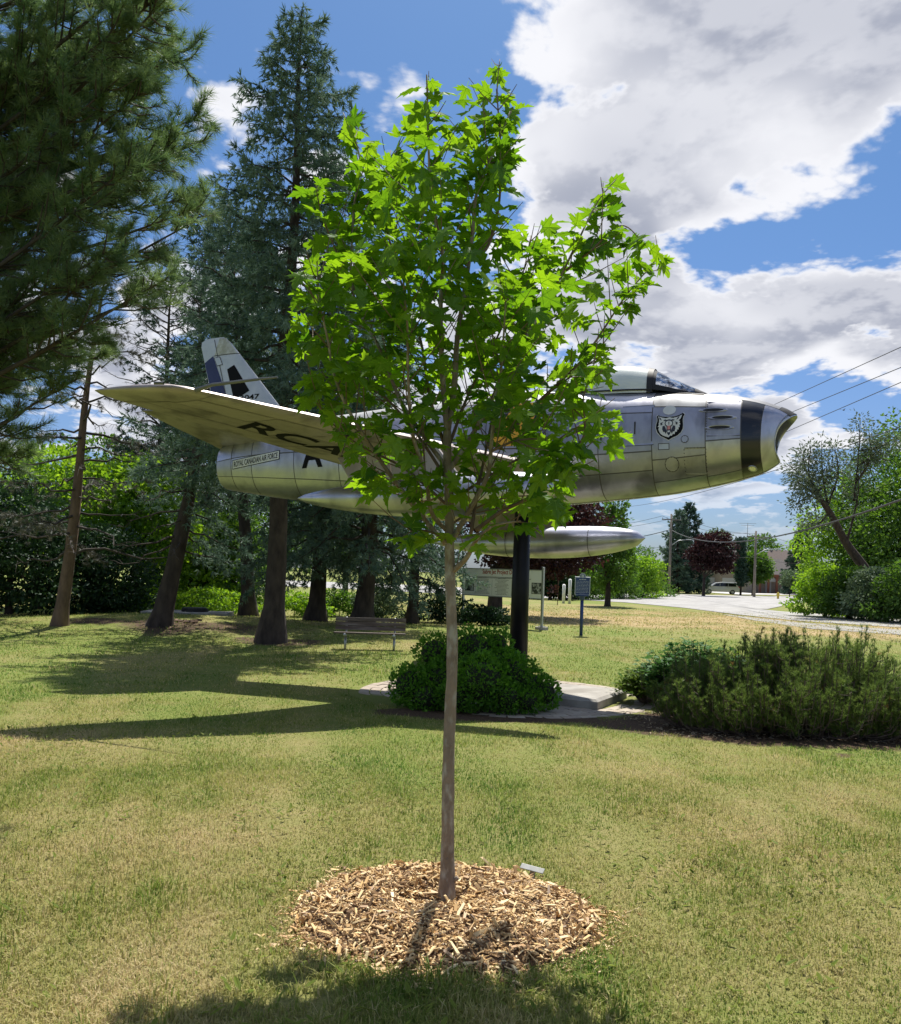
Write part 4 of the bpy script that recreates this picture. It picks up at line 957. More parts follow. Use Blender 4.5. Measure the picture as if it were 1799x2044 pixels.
def conifer(rng, H, R, zb, nb, droop=.35, tip=.25, e0=(.35, -.1), sub=6, step=.16, sc=(.13, .19), lean=(0, 0), bare=0.0, keepf=None, azrange=None, hang=.45, prof=.85, r0=.3):
    """trunk points, wood (tubes), shoot positions and directions of one conifer standing at the origin"""
    wood = MB(); SP, SD = [], []
    tp = lambda z: np.array([lean[0] * z / H + .06 * math.sin(z * .7), lean[1] * z / H, z])
    for i in range(nb):
        t = (i + rng.random()) / nb; z = zb + (H - zb) * t
        L = R * (1 - t) ** prof * (.7 + .45 * rng.random()) + .25
        az = i * 2.399 + rng.random() * .7
        if azrange is not None: az = azrange[0] + (azrange[1] - azrange[0]) * ((i * .618) % 1.0)
        el = e0[1] + (e0[0] - e0[1]) * t + .12 * rng.normal()
        h = np.array([math.cos(az), math.sin(az), 0]); n = 7; u = np.linspace(0, 1, n)
        zz2 = L * (np.tan(el) * u - droop * u ** 2 + tip * u ** 4); B = tp(z)[None] + h[None] * (L * u)[:, None] + np.array([0, 0, 1])[None] * zz2[:, None]
        B[1:] += .03 * L * rng.normal(size=(n - 1, 3))
        wood.tube(B, np.linspace(.012 + .012 * L, .005, n), 5, False)
        if bare and rng.random() < bare:      # dead limb: only twigs
            for _ in range(int(4 + L * 4)):
                f = .25 + .75 * rng.random(); b = np.array([np.interp(f, u, B[:, c]) for c in range(3)]); d = h * .5 + rng.normal(size=3) * .6; d[2] -= .25
                m_ = b + d * .3 * L * rng.random() * .6; wood.tube([b, (b + m_) / 2 + [0, 0, .03], m_], [.010, .007, .003], 3, False)
            continue
        s = np.array([-h[1], h[0], 0]); ns = int(sub * L) + 3
        for k in range(ns):
            f = .18 + .82 * (k + rng.random()) / ns; b = np.array([np.interp(f, u, B[:, c]) for c in range(3)]); sg = 1 if k % 2 else -1
            l = (.16 + .36 * L * (1.05 - f)) * (.6 + .6 * rng.random()); l = min(l, .95)
            d = h * .75 + s * sg * (.75 + .3 * rng.normal()) + np.array([0, 0, -hang * rng.random() * 1.6]); d /= np.linalg.norm(d)
            m2 = max(1, int(l / step))
            for j in range(m2 + 1):
                q = b + d * l * (j + .4) / (m2 + .4) + np.array([0, 0, -.12 * l * (j / max(m2, 1)) ** 2]); SP.append(q + .02 * rng.normal(size=3))
                dd = d + .45 * rng.normal(size=3); SD.append(dd)
        for k in range(int(L / step)):
            f = .3 + .7 * rng.random(); SP.append(np.array([np.interp(f, u, B[:, c]) for c in range(3)])); SD.append(h + .5 * rng.normal(size=3) + [0, 0, .2])
        SP.append(B[-1]); SD.append(B[-1] - B[-2])
    if bare < .9:
        for k in range(10): SP.append(tp(H - .05 * k)); SD.append(np.array([0, 0, 1.]) + .5 * rng.normal(size=3))
    nT = 16; zt = np.linspace(-.15, H, nT); TP = np.array([tp(q) for q in zt]); TP[0] -= 0
    rad = np.interp(zt, [-.15, .0, .5, 1.2, H], [r0 * 1.75, r0 * 1.45, r0 * 1.10, r0, .02])
    return TP, rad, wood, np.array(SP), np.array(SD)
M_sbark = mat('spruce_bark', (.028, .020, .016), (.075, .056, .044), scale=5, rough=.95, bump=.9, bscale=14, stretch=(1, 1, .4))
M_dead = mat('dead_twig', (.035, .028, .024), (.075, .06, .05), scale=9, rough=.95)
M_pbark = mat('pine_bark', (.10, .065, .045), (.20, .13, .085), scale=5, rough=.95, bump=.7, bscale=14, stretch=(1, 1, .4))
M_spruce = leafmat('blue_spruce_needles', (.060, .118, .074), (.205, .290, .205), trans=.28, gloss=.025, grough=.55)
M_dspruce = leafmat('dark_spruce_needles', (.025, .060, .036), (.085, .140, .095), trans=.22, gloss=.02, grough=.45)
M_pine = leafmat('pine_needles', (.070, .145, .042), (.225, .310, .105), trans=.48, gloss=.05, grough=.42)
M_dry = leafmat('dry_needles', (.07, .075, .05), (.17, .155, .11), trans=.15, gloss=.05)
def tree_obj(name, label, base, data, template, sc, mleaf, mbark, mwood, rng, group=None, shade=None):
    TP, rad, wood, SP, SD = data
    t = thing(name, label, 'tree', base, 0, group)
    V, F = tube_vf(TP, rad, 14); rg = np.repeat(np.arange(len(TP)), 14); a_ = np.tile(np.arange(14), len(TP))
    V = V + (V - np.repeat(TP, 14, 0)) * (.09 * np.sin(a_ * 2.1 + rg * .8) + .06 * np.sin(a_ * 4.0 - rg))[:, None]
    link('trunk', npmesh('trunk', V, [np.array([f for f in F if len(f) == 4])], mbark, True), t)
    wood.obj('branches', mwood, t, False)
    if len(SP):
        n = len(SP); V, F, a = scatter(*template, SP, frames(SD), sc[0] + (sc[1] - sc[0]) * rng.random(n), np.clip(.45 + .25 * rng.normal(size=n), 0, 1))
        link('crown', npmesh('crown', V, F, mleaf, False, {'var': a}), t)
    return t
def rg_(s): return np.random.default_rng(s)
# the big pine whose limbs reach into the frame
big_base = Vector((-5.6, 8.3, float(gz(-5.6, 8.3))))
r1 = rg_(31); wood = MB(); SP, SD = [], []; o_ = np.array(big_base)
limbs = []      # limb tips seen against the sky (pixel, distance), then limbs on the hidden sides
for k in range(64):
    py = -160 + 1100 * ((k * .618 + .13) % 1.0); xr = np.interp(py, [-160, 0, 120, 260, 400, 520, 640, 760, 860, 960], [330, 390, 410, 440, 425, 400, 290, 185, 95, 40])
    if py > 560 and k % 2: continue
    px = xr - 60 - abs(r1.normal()) * 170 if k % 3 else xr - 20 - 20 * r1.random(); limbs.append(np.array(at(px, py, 7.1 + 2.4 * r1.random())) - o_)
for k in range(30):
    a = 2.2 + 3.4 * r1.random(); z = 2.6 + 10.4 * r1.random(); L = 3.9 * (1 - z / 15) ** .6; limbs.append(np.array([math.cos(a) * L, math.sin(a) * L, z + .5]))
for e in limbs:
    L = math.hypot(e[0], e[1]); zs = max(1.4, e[2] - L * (.22 + .2 * r1.random())); s0 = np.array([0, 0, zs]); m1 = s0 * .5 + e * .5 + [0, 0, -.05 * L] + .10 * r1.normal(size=3)
    P_ = smooth([s0, m1, e], 9); u = np.linspace(0, 1, 9); wood.tube(P_, np.linspace(.010 + .008 * L, .005, 9), 6, False); h = (e - s0) / np.linalg.norm(e - s0); s = np.cross(h, [0, 0, 1.]); s /= np.linalg.norm(s)
    for k in range(int(9 + L * 7)):
        f = .18 + .82 * r1.random() ** .85; b = np.array([np.interp(f, u, P_[:, c]) for c in range(3)]); sg = 1 if k % 2 else -1
        l = (.22 + .75 * (1.05 - f)) * (.5 + .6 * r1.random()); d = h * (.65 + .3 * r1.random()) + s * sg * (.25 + .75 * r1.random()) + np.array([0, 0, .35 * r1.normal()]); d /= np.linalg.norm(d); e2 = b + d * l + [0, 0, .10 * l]
        wood.tube([b, b + d * l * .5 - [0, 0, .02], e2], [.009, .007, .004], 4, False)
        for j in range(int(l / .072) + 2):
            g = .25 + .75 * (j + .5) / (int(l / .072) + 2); SP.append(b * (1 - g) + e2 * g + .02 * r1.normal(size=3)); SD.append(d + .35 * r1.normal(size=3) + [0, 0, .15])
    for k in range(6): SP.append(P_[-1] - h * .05 * k); SD.append(h + .3 * r1.normal(size=3))
nT = 14; zt = np.linspace(-.1, 13.4, nT); TP = np.stack([.05 * np.sin(zt), 0 * zt, zt], 1)
d_ = (TP, np.interp(zt, [0, 1, 13.4], [.30, .22, .02]), wood, np.array(SP), np.array(SD))
tree_obj('pine_tree', 'large dark long-needled pine, its limbs overhanging the lawn', big_base, d_, T_pine, (.11, .17), M_pine, M_pbark, M_dead, r1)
print('pine shoots', len(SP))
# spruces behind the jet
def spruce(name, label, base, seed, mleaf=M_spruce, tmpl=T_spruce, sc=(.17, .26), mb=M_sbark, group='spruces behind the jet', **kw):
    r = rg_(seed); d = conifer(r, **kw); print(label[:30], len(d[3])); return tree_obj(name, label, base, d, tmpl, sc, mleaf, mb, M_dead, r, group)
b1 = gnd(540, 1283)
spruce('spruce_tree', 'tallest blue spruce with a thick dark bare lower trunk', b1, 41, H=16.6, R=3.6, zb=5.4, nb=135, droop=.42, tip=.26, e0=(.45, -.15), sub=7, step=.19, lean=(.35, 0), hang=.7, r0=.265, prof=.72)
b2 = gnd(318, 1249)
spruce('spruce_tree', 'leaning spruce trunk beside the concrete platform with bluish sprays', b2, 42, H=8.6, R=2.0, zb=2.1, nb=46, droop=.40, tip=.22, e0=(.3, -.1), sub=6, step=.19, lean=(1.5, .4), hang=.8, r0=.25, bare=.35, prof=.5)
b3 = gnd(640, 1238); b3 = Vector((b3.x, min(b3.y, 33), b3.z))
spruce('spruce_tree', 'dense blue spruce with boughs sweeping low behind the bench', b3, 43, H=13, R=3.1, zb=2.7, nb=110, droop=.50, tip=.22, e0=(.3, -.2), sub=6, step=.22, hang=.9, r0=.29, lean=(.3, 0), sc=(.19, .29))
b4 = Vector((at(722, 1238, 30.5).x, 30.5, float(gz(-3, 30.5))))
spruce('spruce_tree', 'twin-stemmed blue spruce whose long bough points at the donor sign', b4, 44, H=11.5, R=3.5, zb=2.8, nb=95, droop=.46, tip=.24, e0=(.3, -.22), sub=6, step=.21, hang=.9, r0=.31, lean=(.5, 0), sc=(.18, .28))
b5 = Vector((at(495, 1225, 36).x, 36, -.25))
spruce('spruce_tree', 'slender-trunked blue spruce between the two thick leaning trunks', b5, 45, H=16.5, R=3.3, zb=5.5, nb=105, droop=.45, sub=5.5, step=.24, sc=(.2, .31), r0=.26, bare=.15, lean=(-1.2, 0), prof=.6, hang=.7)
b6 = Vector((at(822, 1235, 35).x, 35, -.25))
spruce('spruce_tree', 'thin pale-trunked spruce behind the right end of the bench', b6, 46, H=7.5, R=2.0, zb=1.5, nb=50, droop=.4, sub=5, step=.25, sc=(.2, .3), r0=.20, mleaf=M_dspruce)
# half-dead pines with bare limbs, sky showing through
for k, (px, dist, H, sd, lb) in enumerate([(366, 46, 19.5, 51, 'tall half-bare pine behind the jet fin, dead lower limbs'), (408, 48, 21.0, 52, 'tall half-bare pine with bluish sprays above the fin'), (300, 47, 17.0, 53, 'half-bare pine leaning past the wing tip'), (452, 44, 18.5, 54, 'half-bare spruce between the fin and the tallest spruce')]):
    spruce('bare_limbed_pine', lb, Vector((at(px, 1141, dist).x, dist, float(gz(at(px, 1141, dist).x, dist)))), sd, H=H, R=3.6, zb=5.0, nb=88, droop=.12, tip=.14, e0=(.55, .05), sub=3.6, step=.30, sc=(.26, .40), r0=.26, bare=.72, lean=(.7, 0), prof=.35, group='half-bare pines behind the wing', mleaf=M_spruce if k in (1, 3) else M_dspruce)
b7 = gnd(118, 1249)
spruce('bare_limbed_pine', 'thin scots pine with greyish dry needles at the thicket edge', b7, 55, H=10.5, R=2.6, zb=1.9, nb=50, droop=.1, tip=.1, e0=(.3, -.1), sub=4, step=.22, sc=(.16, .24), r0=.17, bare=.55, lean=(1.0, 0), mleaf=M_dry, tmpl=T_mugo, mb=M_pbark, group='half-bare pines behind the wing', prof=.4)
# ---------------------------------------------------------------- broadleaf trees, bushes, shrubs
LFV = np.array([[0, 0, 0], [.30, .42, .05], [0, 1, -.06], [-.30, .42, .05]]); LFF = np.array([[0, 1, 2], [0, 2, 3]])
def cloud(rng, centers, radii, n, size, shell=.55, updir=.5, wobble=1.0):
    """leaf positions and directions spread through several lobes"""
    centers = np.asarray(centers, float); radii = np.asarray(radii, float); w = radii[:, 0] * radii[:, 2]; pick = rng.choice(len(centers), n, p=w / w.sum())
    d = rng.normal(size=(n, 3)); d /= np.linalg.norm(d, axis=1, keepdims=True); r = (shell + (1 - shell) * rng.random(n)) ** .8
    wob = 1 + wobble * (.16 * np.sin(d[:, 0] * 7 + pick * 1.7) * np.sin(d[:, 2] * 6 + pick) + .10 * np.sin(d[:, 1] * 13 + d[:, 2] * 11 + pick) + .08 * rng.normal(size=n))
    p = centers[pick] + d * radii[pick] * (r * wob)[:, None]
    q = d + .6 * rng.normal(size=(n, 3)) + [0, 0, -.2]
    return p, q
def lobes(rng, cx, cy, z0, z1, rx, ry, n, full=None):
    C, R = [], []; full = (z1 < 4.6 and z0 < 1.0) if full is None else full
    for k in range(n):
        t = (k + .5) / n; z = z0 + (z1 - z0) * t; f = math.sin(math.pi * (.18 + .72 * t)) ** .7 if not full else (1 - .6 * t ** 2); a = k * 2.399 + rng.random()
        C.append((cx + rx * f * .62 * math.cos(a) * rng.uniform(.5, 1.1), cy + ry * f * .62 * math.sin(a) * rng.uniform(.5, 1.1), z)); s = rng.uniform(.36, .52) * (.6 + .5 * f); R.append((rx * s * 1.15, ry * s * 1.15, (z1 - z0) * .5 * s * .75))
    return np.array(C), np.array(R)
LM = {
 'fresh': leafmat('leaf_fresh_green', (.09, .20, .02), (.24, .39, .045), trans=.55, ct=(1.6, 1.55, .55)),
 'mid': leafmat('leaf_mid_green', (.040, .105, .018), (.11, .20, .038), trans=.45, ct=(1.6, 1.6, .6)),
 'dark': leafmat('leaf_dark_green', (.012, .038, .012), (.035, .075, .022), trans=.2),
 'purple': leafmat('leaf_purple', (.020, .010, .012), (.062, .026, .025), trans=.25, ct=(1.3, .9, .8)),
 'willow': leafmat('leaf_grey_green', (.075, .115, .055), (.17, .22, .12), trans=.3, gloss=.05),
 'pale': leafmat('leaf_pale_green', (.09, .15, .06), (.22, .30, .15), trans=.3, gloss=.04),
}
def broad(name, label, base, seed, crown, n, leaf, mleaf, trunk_r=.2, trunk_h=2.0, cat='tree', limbs=6, bark=None, group=None, squash=1.0, tv=None):
    """crown: (centres, radii) relative to base"""
    r = rg_(seed); t = thing(name, label, cat, base, 0, group); C, R = crown
    w = MB(); top = np.array([0, 0, trunk_h]); w.tube([(0, 0, -.1), (0, 0, .15), (.02, 0, trunk_h * .5), top], [trunk_r * 1.4, trunk_r * 1.1, trunk_r * .9, trunk_r * .75], 10)
    w.obj('trunk', bark or M_sbark, t, True)
    lm = MB()
    for k in range(min(limbs, len(C))):
        c = C[k % len(C)]; lm.tube([top - [0, 0, .1], top * .5 + c * .5 + [0, 0, .1], c], [trunk_r * .5, trunk_r * .28, .02], 6, False)
    if limbs: lm.obj('limbs', bark or M_sbark, t, True)
    p, d = cloud(r, C, R, n, leaf)
    V, F, a = scatter(LFV, LFF, p, frames(d), np.stack([leaf * 1.15 * (.7 + .6 * r.random(n))] * 3, 1), np.clip(.5 + .25 * r.normal(size=n), 0, 1))
    link('crown', npmesh('crown', V, F, mleaf, False, {'var': a}), t)
    return t
def gb(px, dist, z=None): 
    x = at(px, 1141, dist).x; return Vector((x, dist, float(gz(x, dist)) if z is None else z))
r5 = rg_(61)
# thicket on the left and the sunlit greenery behind the trunks
for px, dist, w, h, n, ml, sd, lb in [
    (20, 31, 2.9, 4.6, 9000, 'dark', 1, 'dark leafy thicket bush left of the thin pine'), (190, 33, 2.6, 3.6, 8000, 'dark', 2, 'dark leafy thicket bush behind the thin pine'),
    (-120, 28, 3.0, 6.5, 8000, 'dark', 3, 'tall dark bush under the big pine limbs'), (75, 37, 3.2, 7.4, 9000, 'fresh', 4, 'tall green leafy tree above the dark thicket'),
    (270, 38, 2.8, 7.2, 11000, 'fresh', 5, 'bright yellow-green sunlit tree behind the leaning spruce trunk'), (380, 42, 3.0, 5.0, 8000, 'fresh', 6, 'bright green sunlit bush behind the wing'),
    (455, 43, 2.6, 5.2, 7000, 'mid', 7, 'green bush between the two thick trunks'), (180, 47, 4.4, 9.6, 8000, 'mid', 8, 'tall green tree far behind the thicket'),
    (560, 52, 4.0, 8.0, 7000, 'mid', 9, 'green tree far behind the tallest spruce'), (690, 60, 5.0, 8.2, 7000, 'mid', 10, 'wide green tree far behind the bench')]:
    b = gb(px, dist); z0 = .1 if h < 6 else .9
    broad('leafy_bush' if h < 6 else 'leafy_tree', lb, b, 600 + sd, lobes(rg_(700 + sd), 0, 0, (z0 + h * .16) if h > 6 else .25, h * .86, w, w * .8, 12), n, .15 if dist < 36 else .19, LM[ml], .12 if h < 6 else .2, h * .35, 'bush' if h < 6 else 'tree')
for px, dist, w, h, ml, sd, lb in [(315, 35.5, 1.5, 1.1, 'fresh', 1, 'low bright weeds beyond the concrete platform, by the leaning trunk'), (420, 37, 1.8, 1.2, 'fresh', 2, 'low bright weeds right of the concrete platform'), (590, 37, 1.7, 1.2, 'fresh', 3, 'low sunlit weeds right of the tallest spruce trunk'),
                                   (680, 38, 1.6, 1.3, 'mid', 4, 'low green weeds between the two trunks behind the bench'), (765, 36, 1.3, 1.5, 'pale', 5, 'pale leafy weeds right of the twin spruce trunk'), (250, 33.5, 1.4, 1.0, 'mid', 6, 'low weeds at the foot of the thicket'), (880, 36, 1.5, 1.3, 'dark', 7, 'dark low bush under the spruce bough'), (970, 35, 1.2, .9, 'dark', 8, 'dark low bush behind the donor sign post')]:
    broad('weed_clump', lb, gb(px, dist), 640 + sd, lobes(rg_(650 + sd), 0, 0, .1, h * .8, w, w * .6, 7), 3200, .10, LM[ml], .02, .3, 'weeds', 0)
# purple-leaved tree behind the sign
b = gnd(987, 1231)
broad('purple_leaved_tree', 'dark purple-leaved tree with a stout trunk behind the donor sign', b, 71, lobes(rg_(72), 2.1, .5, 2.3, 5.9, 3.7, 3.4, 22), 26000, .17, LM['purple'], .36, 2.4)
broad('leafy_tree', 'green tree beside the purple-leaved crown under the jet belly', gb(1215, 62), 73, lobes(rg_(74), 0, 0, 1.5, 7.2, 1.7, 1.7, 11), 7000, .2, LM['mid'], .2, 2.0)
for px, dist, w, h, ml, sd, lb in [(1150, 78, 2.6, 3.8, 'mid', 1, 'dark green hedge tree behind the blue plaque'), (1215, 84, 3.2, 4.4, 'mid', 2, 'clipped green hedge tree right of the blue plaque'), (1285, 90, 3.0, 4.6, 'fresh', 3, 'bright green rounded bush left of the utility pole'), (1100, 74, 2.4, 3.2, 'dark', 4, 'dark bush behind the right sign post'), (1260, 100, 4.5, 6.6, 'mid', 5, 'green trees topping the hedge behind the drop tank')]:
    broad('hedge_bush', lb, gb(px, dist), 660 + sd, lobes(rg_(670 + sd), 0, 0, .35, h * .85, w, w * .7, 10, True), 6500, .2, LM[ml], .15, 1.0, 'bush')
# across the road
def farspruce(px, dist, H, R, sd, lb, ml=M_dspruce):
    return spruce('far_spruce', lb, gb(px, dist), sd, H=H, R=R, zb=.8, nb=70, droop=.3, tip=.2, e0=(.5, -.1), sub=3.2, step=.42, sc=(.42, .66), tmpl=T_far, mleaf=ml, r0=.2, hang=.6, group='spruces across the road')
farspruce(1352, 128, 11.6, 3.2, 81, 'bluish spruce just left of the taller one behind the utility pole', M_spruce); farspruce(1374, 130, 12.8, 3.4, 82, 'taller dark spruce behind the utility pole')
farspruce(1600, 150, 11.5, 3.6, 83, 'dark spruce standing right of the tan house')
broad('purple_leaved_tree', 'purple-leaved roadside tree beside the white van', gb(1406, 112), 84, lobes(rg_(85), 1.1, 0, 3.5, 7.6, 3.1, 2.6, 16), 9000, .28, LM['purple'], .2, 2.4)
broad('round_headed_tree', 'round-headed bright green tree beside the wooden lamp pole', gb(1504, 128), 86, (np.array([(0, 0, 3.9), (0, 0, 4.5), (-1, 0, 3.4), (1, 0, 3.4)]), np.array([(2.5, 2.5, 2.0), (2.3, 2.3, 1.8), (1.7, 1.7, 1.4), (1.7, 1.7, 1.4)])), 8000, .3, LM['mid'], .15, 2.2)
broad('young_tree', 'small pale young tree in front of the tan house', gb(1578, 125), 87, lobes(rg_(88), 0, 0, 1.6, 3.6, 1.8, 1.4, 7), 1400, .28, LM['pale'], .06, 1.6)
broad('far_tree', 'green treetop showing over the house roof', gb(1512, 190), 89, lobes(rg_(90), 0, 0, 3, 11.5, 6, 4, 9), 3500, .5, LM['mid'], .3, 4)
broad('far_tree', 'pale green treetop behind the purple roadside tree', gb(1425, 185), 91, lobes(rg_(92), 0, 0, 3, 12.0, 4, 4, 9), 3000, .5, LM['pale'], .3, 4)
# right: leaning willow, thick greenery
b = gb(1748, 56)
wt = thing('willow_tree', 'leaning grey-green willow with a dark slanting trunk over the road', 'tree', b); r = rg_(93)
wp = lambda px, py, d: np.array(at(px, py, d)) - np.array(b)
w = MB(); w.tube(smooth([wp(1752, 1195, 56), wp(1735, 1150, 56), wp(1690, 1085, 55.5), wp(1655, 1020, 55), wp(1630, 985, 55)], 12), np.linspace(.36, .15, 12), 9); w.obj('trunk', M_sbark, wt, True)
w = MB(); LP, LD = [], []
for px0, py0, px1, py1 in [(1690, 1085, 1712, 905), (1705, 1000, 1718, 835), (1712, 960, 1735, 860), (1640, 1000, 1600, 900), (1655, 1020, 1640, 880), (1635, 990, 1590, 960), (1632, 988, 1575, 930), (1650, 1015, 1665, 885), (1630, 985, 1620, 890), (1640, 1000, 1585, 1010), (1712, 930, 1752, 900), (1720, 900, 1790, 870), (1655, 1020, 1605, 1040), (1630, 985, 1650, 930)]:
    P_ = smooth([wp(px0, py0, 55.3), (wp(px0, py0, 55.3) + wp(px1, py1, 55)) / 2 + .25 * r.normal(size=3), wp(px1, py1, 55 + r.normal())], 8); w.tube(P_, np.linspace(.09, .015, 8), 5, False)
    for k in range(520):
        f = .22 + .78 * r.random() ** .8; q = np.array([np.interp(f, np.linspace(0, 1, 8), P_[:, c]) for c in range(3)]); d = r.normal(size=3) * np.array([.7, .7, .55]) * (.55 + .35 * (1 - f)); LP.append(q + d * .8); LD.append(d + [0, 0, -.1])
w.obj('limbs', M_sbark, wt, True); n = len(LP)
V, F, a = scatter(LFV * [.6, 1, 1], LFF, np.array(LP), frames(np.array(LD)), .17 + .10 * r.random(n)); link('crown', npmesh('crown', V, F, LM['willow'], False, {'var': a}), wt)
for px, dist, w_, h, n, ml, sd, lb in [(1800, 62, 5.6, 15.0, 16000, 'mid', 1, 'tall dense green tree behind the willow'), (1690, 66, 4.2, 10.6, 10000, 'fresh', 2, 'yellow-green tree left of the willow trunk'), (1748, 64, 3.8, 11.5, 9000, 'mid', 3, 'green tree behind the willow trunk'),
                                     (1650, 55, 1.9, 3.5, 6000, 'fresh', 4, 'sunlit roadside bush at the road corner'), (1700, 53, 2.0, 3.3, 6500, 'mid', 5, 'green roadside bush below the willow trunk'), (1755, 51, 2.0, 3.3, 6500, 'pale', 6, 'pale whitish-green roadside bush right of the willow trunk'), (1815, 49, 2.2, 3.6, 6500, 'mid', 7, 'roadside bush beyond the pale bush'), (1850, 58, 4.5, 12.5, 9000, 'mid', 8, 'green tree over the right roadside bushes')]:
    broad('leafy_tree' if h > 5 else 'roadside_bush', lb, gb(px, dist), 680 + sd, lobes(rg_(690 + sd), 0, 0, .4 if h < 5 else 1.2, h * .86, w_, w_ * .8, 13), n, .17 if h < 5 else .22, LM[ml], .1 if h < 5 else .25, h * .35, 'bush' if h < 5 else 'tree')

# rounded cedar shrub in front of the pad
fan = np.array([[0, 0, 0], [.14, .35, .02], [.42, .62, .05], [.16, .72, 0], [.22, 1.0, -.03], [0, .82, .03], [-.22, 1.02, -.02], [-.16, .70, 0], [-.42, .60, .05], [-.14, .33, .02]])
fanf = np.array([[0, 1, 9], [1, 2, 3], [1, 3, 5], [1, 5, 9], [3, 4, 5], [5, 6, 7], [9, 5, 7], [9, 7, 8]])
M_cedar = leafmat('cedar_sprays', (.045, .14, .016), (.19, .40, .04), trans=.46, gloss=.012, ct=(1.3, 1.4, .6))
cb = gnd(950, 1430); sh = thing('cedar_shrub', 'rounded deep green cedar shrub in front of the black pole', 'shrub', cb); r = rg_(95)
C, R = [], []
for px, py, rp_x, rp_y, dd in [(817, 1368, 42, 44, .25), (868, 1304, 42, 40, .55), (945, 1296, 56, 46, .7), (992, 1290, 32, 38, .8), (1000, 1330, 50, 40, .5), (905, 1330, 50, 44, .5), (960, 1362, 66, 62, .05), (1023, 1352, 52, 52, .35), (1085, 1384, 36, 36, .25), (880, 1365, 50, 54, .3), (910, 1390, 40, 40, -.05), (1010, 1392, 42, 34, -.05), (1055, 1370, 44, 40, .3), (850, 1392, 40, 34, .05), (1050, 1400, 36, 28, .0)]:
    p = np.array(at(px, py, cb.y + .45 + dd)) - np.array(cb); k = (cb.y + .45 + dd) / FPX; C.append(p); R.append((rp_x * k * .92, rp_x * k * .95, rp_y * k * .92))
C, R = np.array(C), np.array(R); n = 22000
p, d = cloud(r, C, R, n, .06, shell=.82, wobble=.8); ok = p[:, 2] > .02; 
for c_, r_ in zip(C, R): ok &= ~((((p - c_) / r_) ** 2).sum(1) < .45)
p, d = p[ok], d[ok]; d = d + [0, 0, .55]; n = len(p)
V, F, a = scatter(fan, fanf, p, frames(d), .036 + .028 * r.random(n), np.clip(.5 + .22 * r.normal(size=n), 0, 1)); link('foliage', npmesh('foliage', V, F, M_cedar, False, {'var': a}), sh)
w = MB()
for k, c_ in enumerate(C): w.tube([(c_[0] * .35, c_[1] * .5 + .2, -.05), (c_[0] * .7, c_[1] * .8, c_[2] * .45), c_], [.03, .022, .008], 6, False)
w.obj('stems', M_sbark, sh, True)
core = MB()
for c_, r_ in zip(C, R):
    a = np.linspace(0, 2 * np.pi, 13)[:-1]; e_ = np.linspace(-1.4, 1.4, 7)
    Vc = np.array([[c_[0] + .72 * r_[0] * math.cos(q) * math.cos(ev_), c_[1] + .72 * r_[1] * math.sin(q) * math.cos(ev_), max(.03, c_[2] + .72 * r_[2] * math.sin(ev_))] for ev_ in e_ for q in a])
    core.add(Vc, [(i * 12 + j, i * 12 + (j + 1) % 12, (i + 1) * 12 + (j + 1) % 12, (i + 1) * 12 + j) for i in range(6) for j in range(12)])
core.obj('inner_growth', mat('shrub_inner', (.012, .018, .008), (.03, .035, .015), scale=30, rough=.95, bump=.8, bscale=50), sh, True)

# mugo pine on the right: upright candles of needles on many stems
mb_ = Vector((4.55, 12.1, float(gz(4.55, 12.1)))); mp = thing('mugo_pine', 'wide mugo pine shrub with upright bristling shoots beside the pavers', 'shrub', mb_); r = rg_(96)
w = MB(); SP, SD = [], []
for i in range(420):
    a = r.random() * 6.283; rad = math.sqrt(r.random()); ex, ey = 2.05 * rad * math.cos(a) + .25, 1.15 * rad * math.sin(a)
    top = (1.13 - .42 * rad ** 2.4) * (.86 + .19 * r.random()); z_ = top * (1 - .55 * r.random() * (rad > .45))
    if rad > .75: z_ = top * (.25 + .75 * r.random())
    s0 = np.array([ex * .35 + .1 * r.normal(), ey * .35 + .1 * r.normal(), .02]); e = np.array([ex, ey, z_]); m_ = s0 * .45 + e * .55 + [ex * .22, ey * .22, -.18 * z_]
    P_ = smooth([s0, m_, e], 7); w.tube(P_, np.linspace(.014, .005, 7), 5, False)
    nn = 11
    for k in range(nn):
        f = .52 + .48 * (k + .5) / nn; q = np.array([np.interp(f, np.linspace(0, 1, 7), P_[:, c]) for c in range(3)]); ax = P_[-1] - P_[-3]; SP.append(q + .018 * r.normal(size=3)); SD.append(ax / np.linalg.norm(ax) * .8 + [0, 0, .7] + .45 * r.normal(size=3))
    for k in range(3 + int(r.random() * 4)):
        f = .45 + .55 * r.random(); q = np.array([np.interp(f, np.linspace(0, 1, 7), P_[:, c]) for c in range(3)]); d = np.array([ex * .25, ey * .25, 0]) + r.normal(size=3) * [.5, .5, .25] + [0, 0, .35]; d /= np.linalg.norm(d); L = .14 + .20 * r.random(); e2 = q + d * L * .6 + [0, 0, L * .6]
        w.tube([q, q + d * L * .5, e2], [.006, .005, .003], 4, False)
        for j in range(6): f2 = (j + .6) / 6; SP.append(q * (1 - f2) + e2 * f2 + .01 * r.normal(size=3)); SD.append(e2 - q + .25 * L * r.normal(size=3) + [0, 0, .05])
w.obj('stems', mat('mugo_stem', (.09, .065, .05), (.17, .13, .10), scale=20, rough=.9), mp, True)
SP, SD = np.array(SP), np.array(SD); ok = SP[:, 2] > .05; SP, SD = SP[ok], SD[ok]; n = len(SP)
M_mugo = leafmat('mugo_needles', (.072, .130, .026), (.24, .325, .07), trans=.44, gloss=.02, grough=.45, c3=(.26, .16, .05))
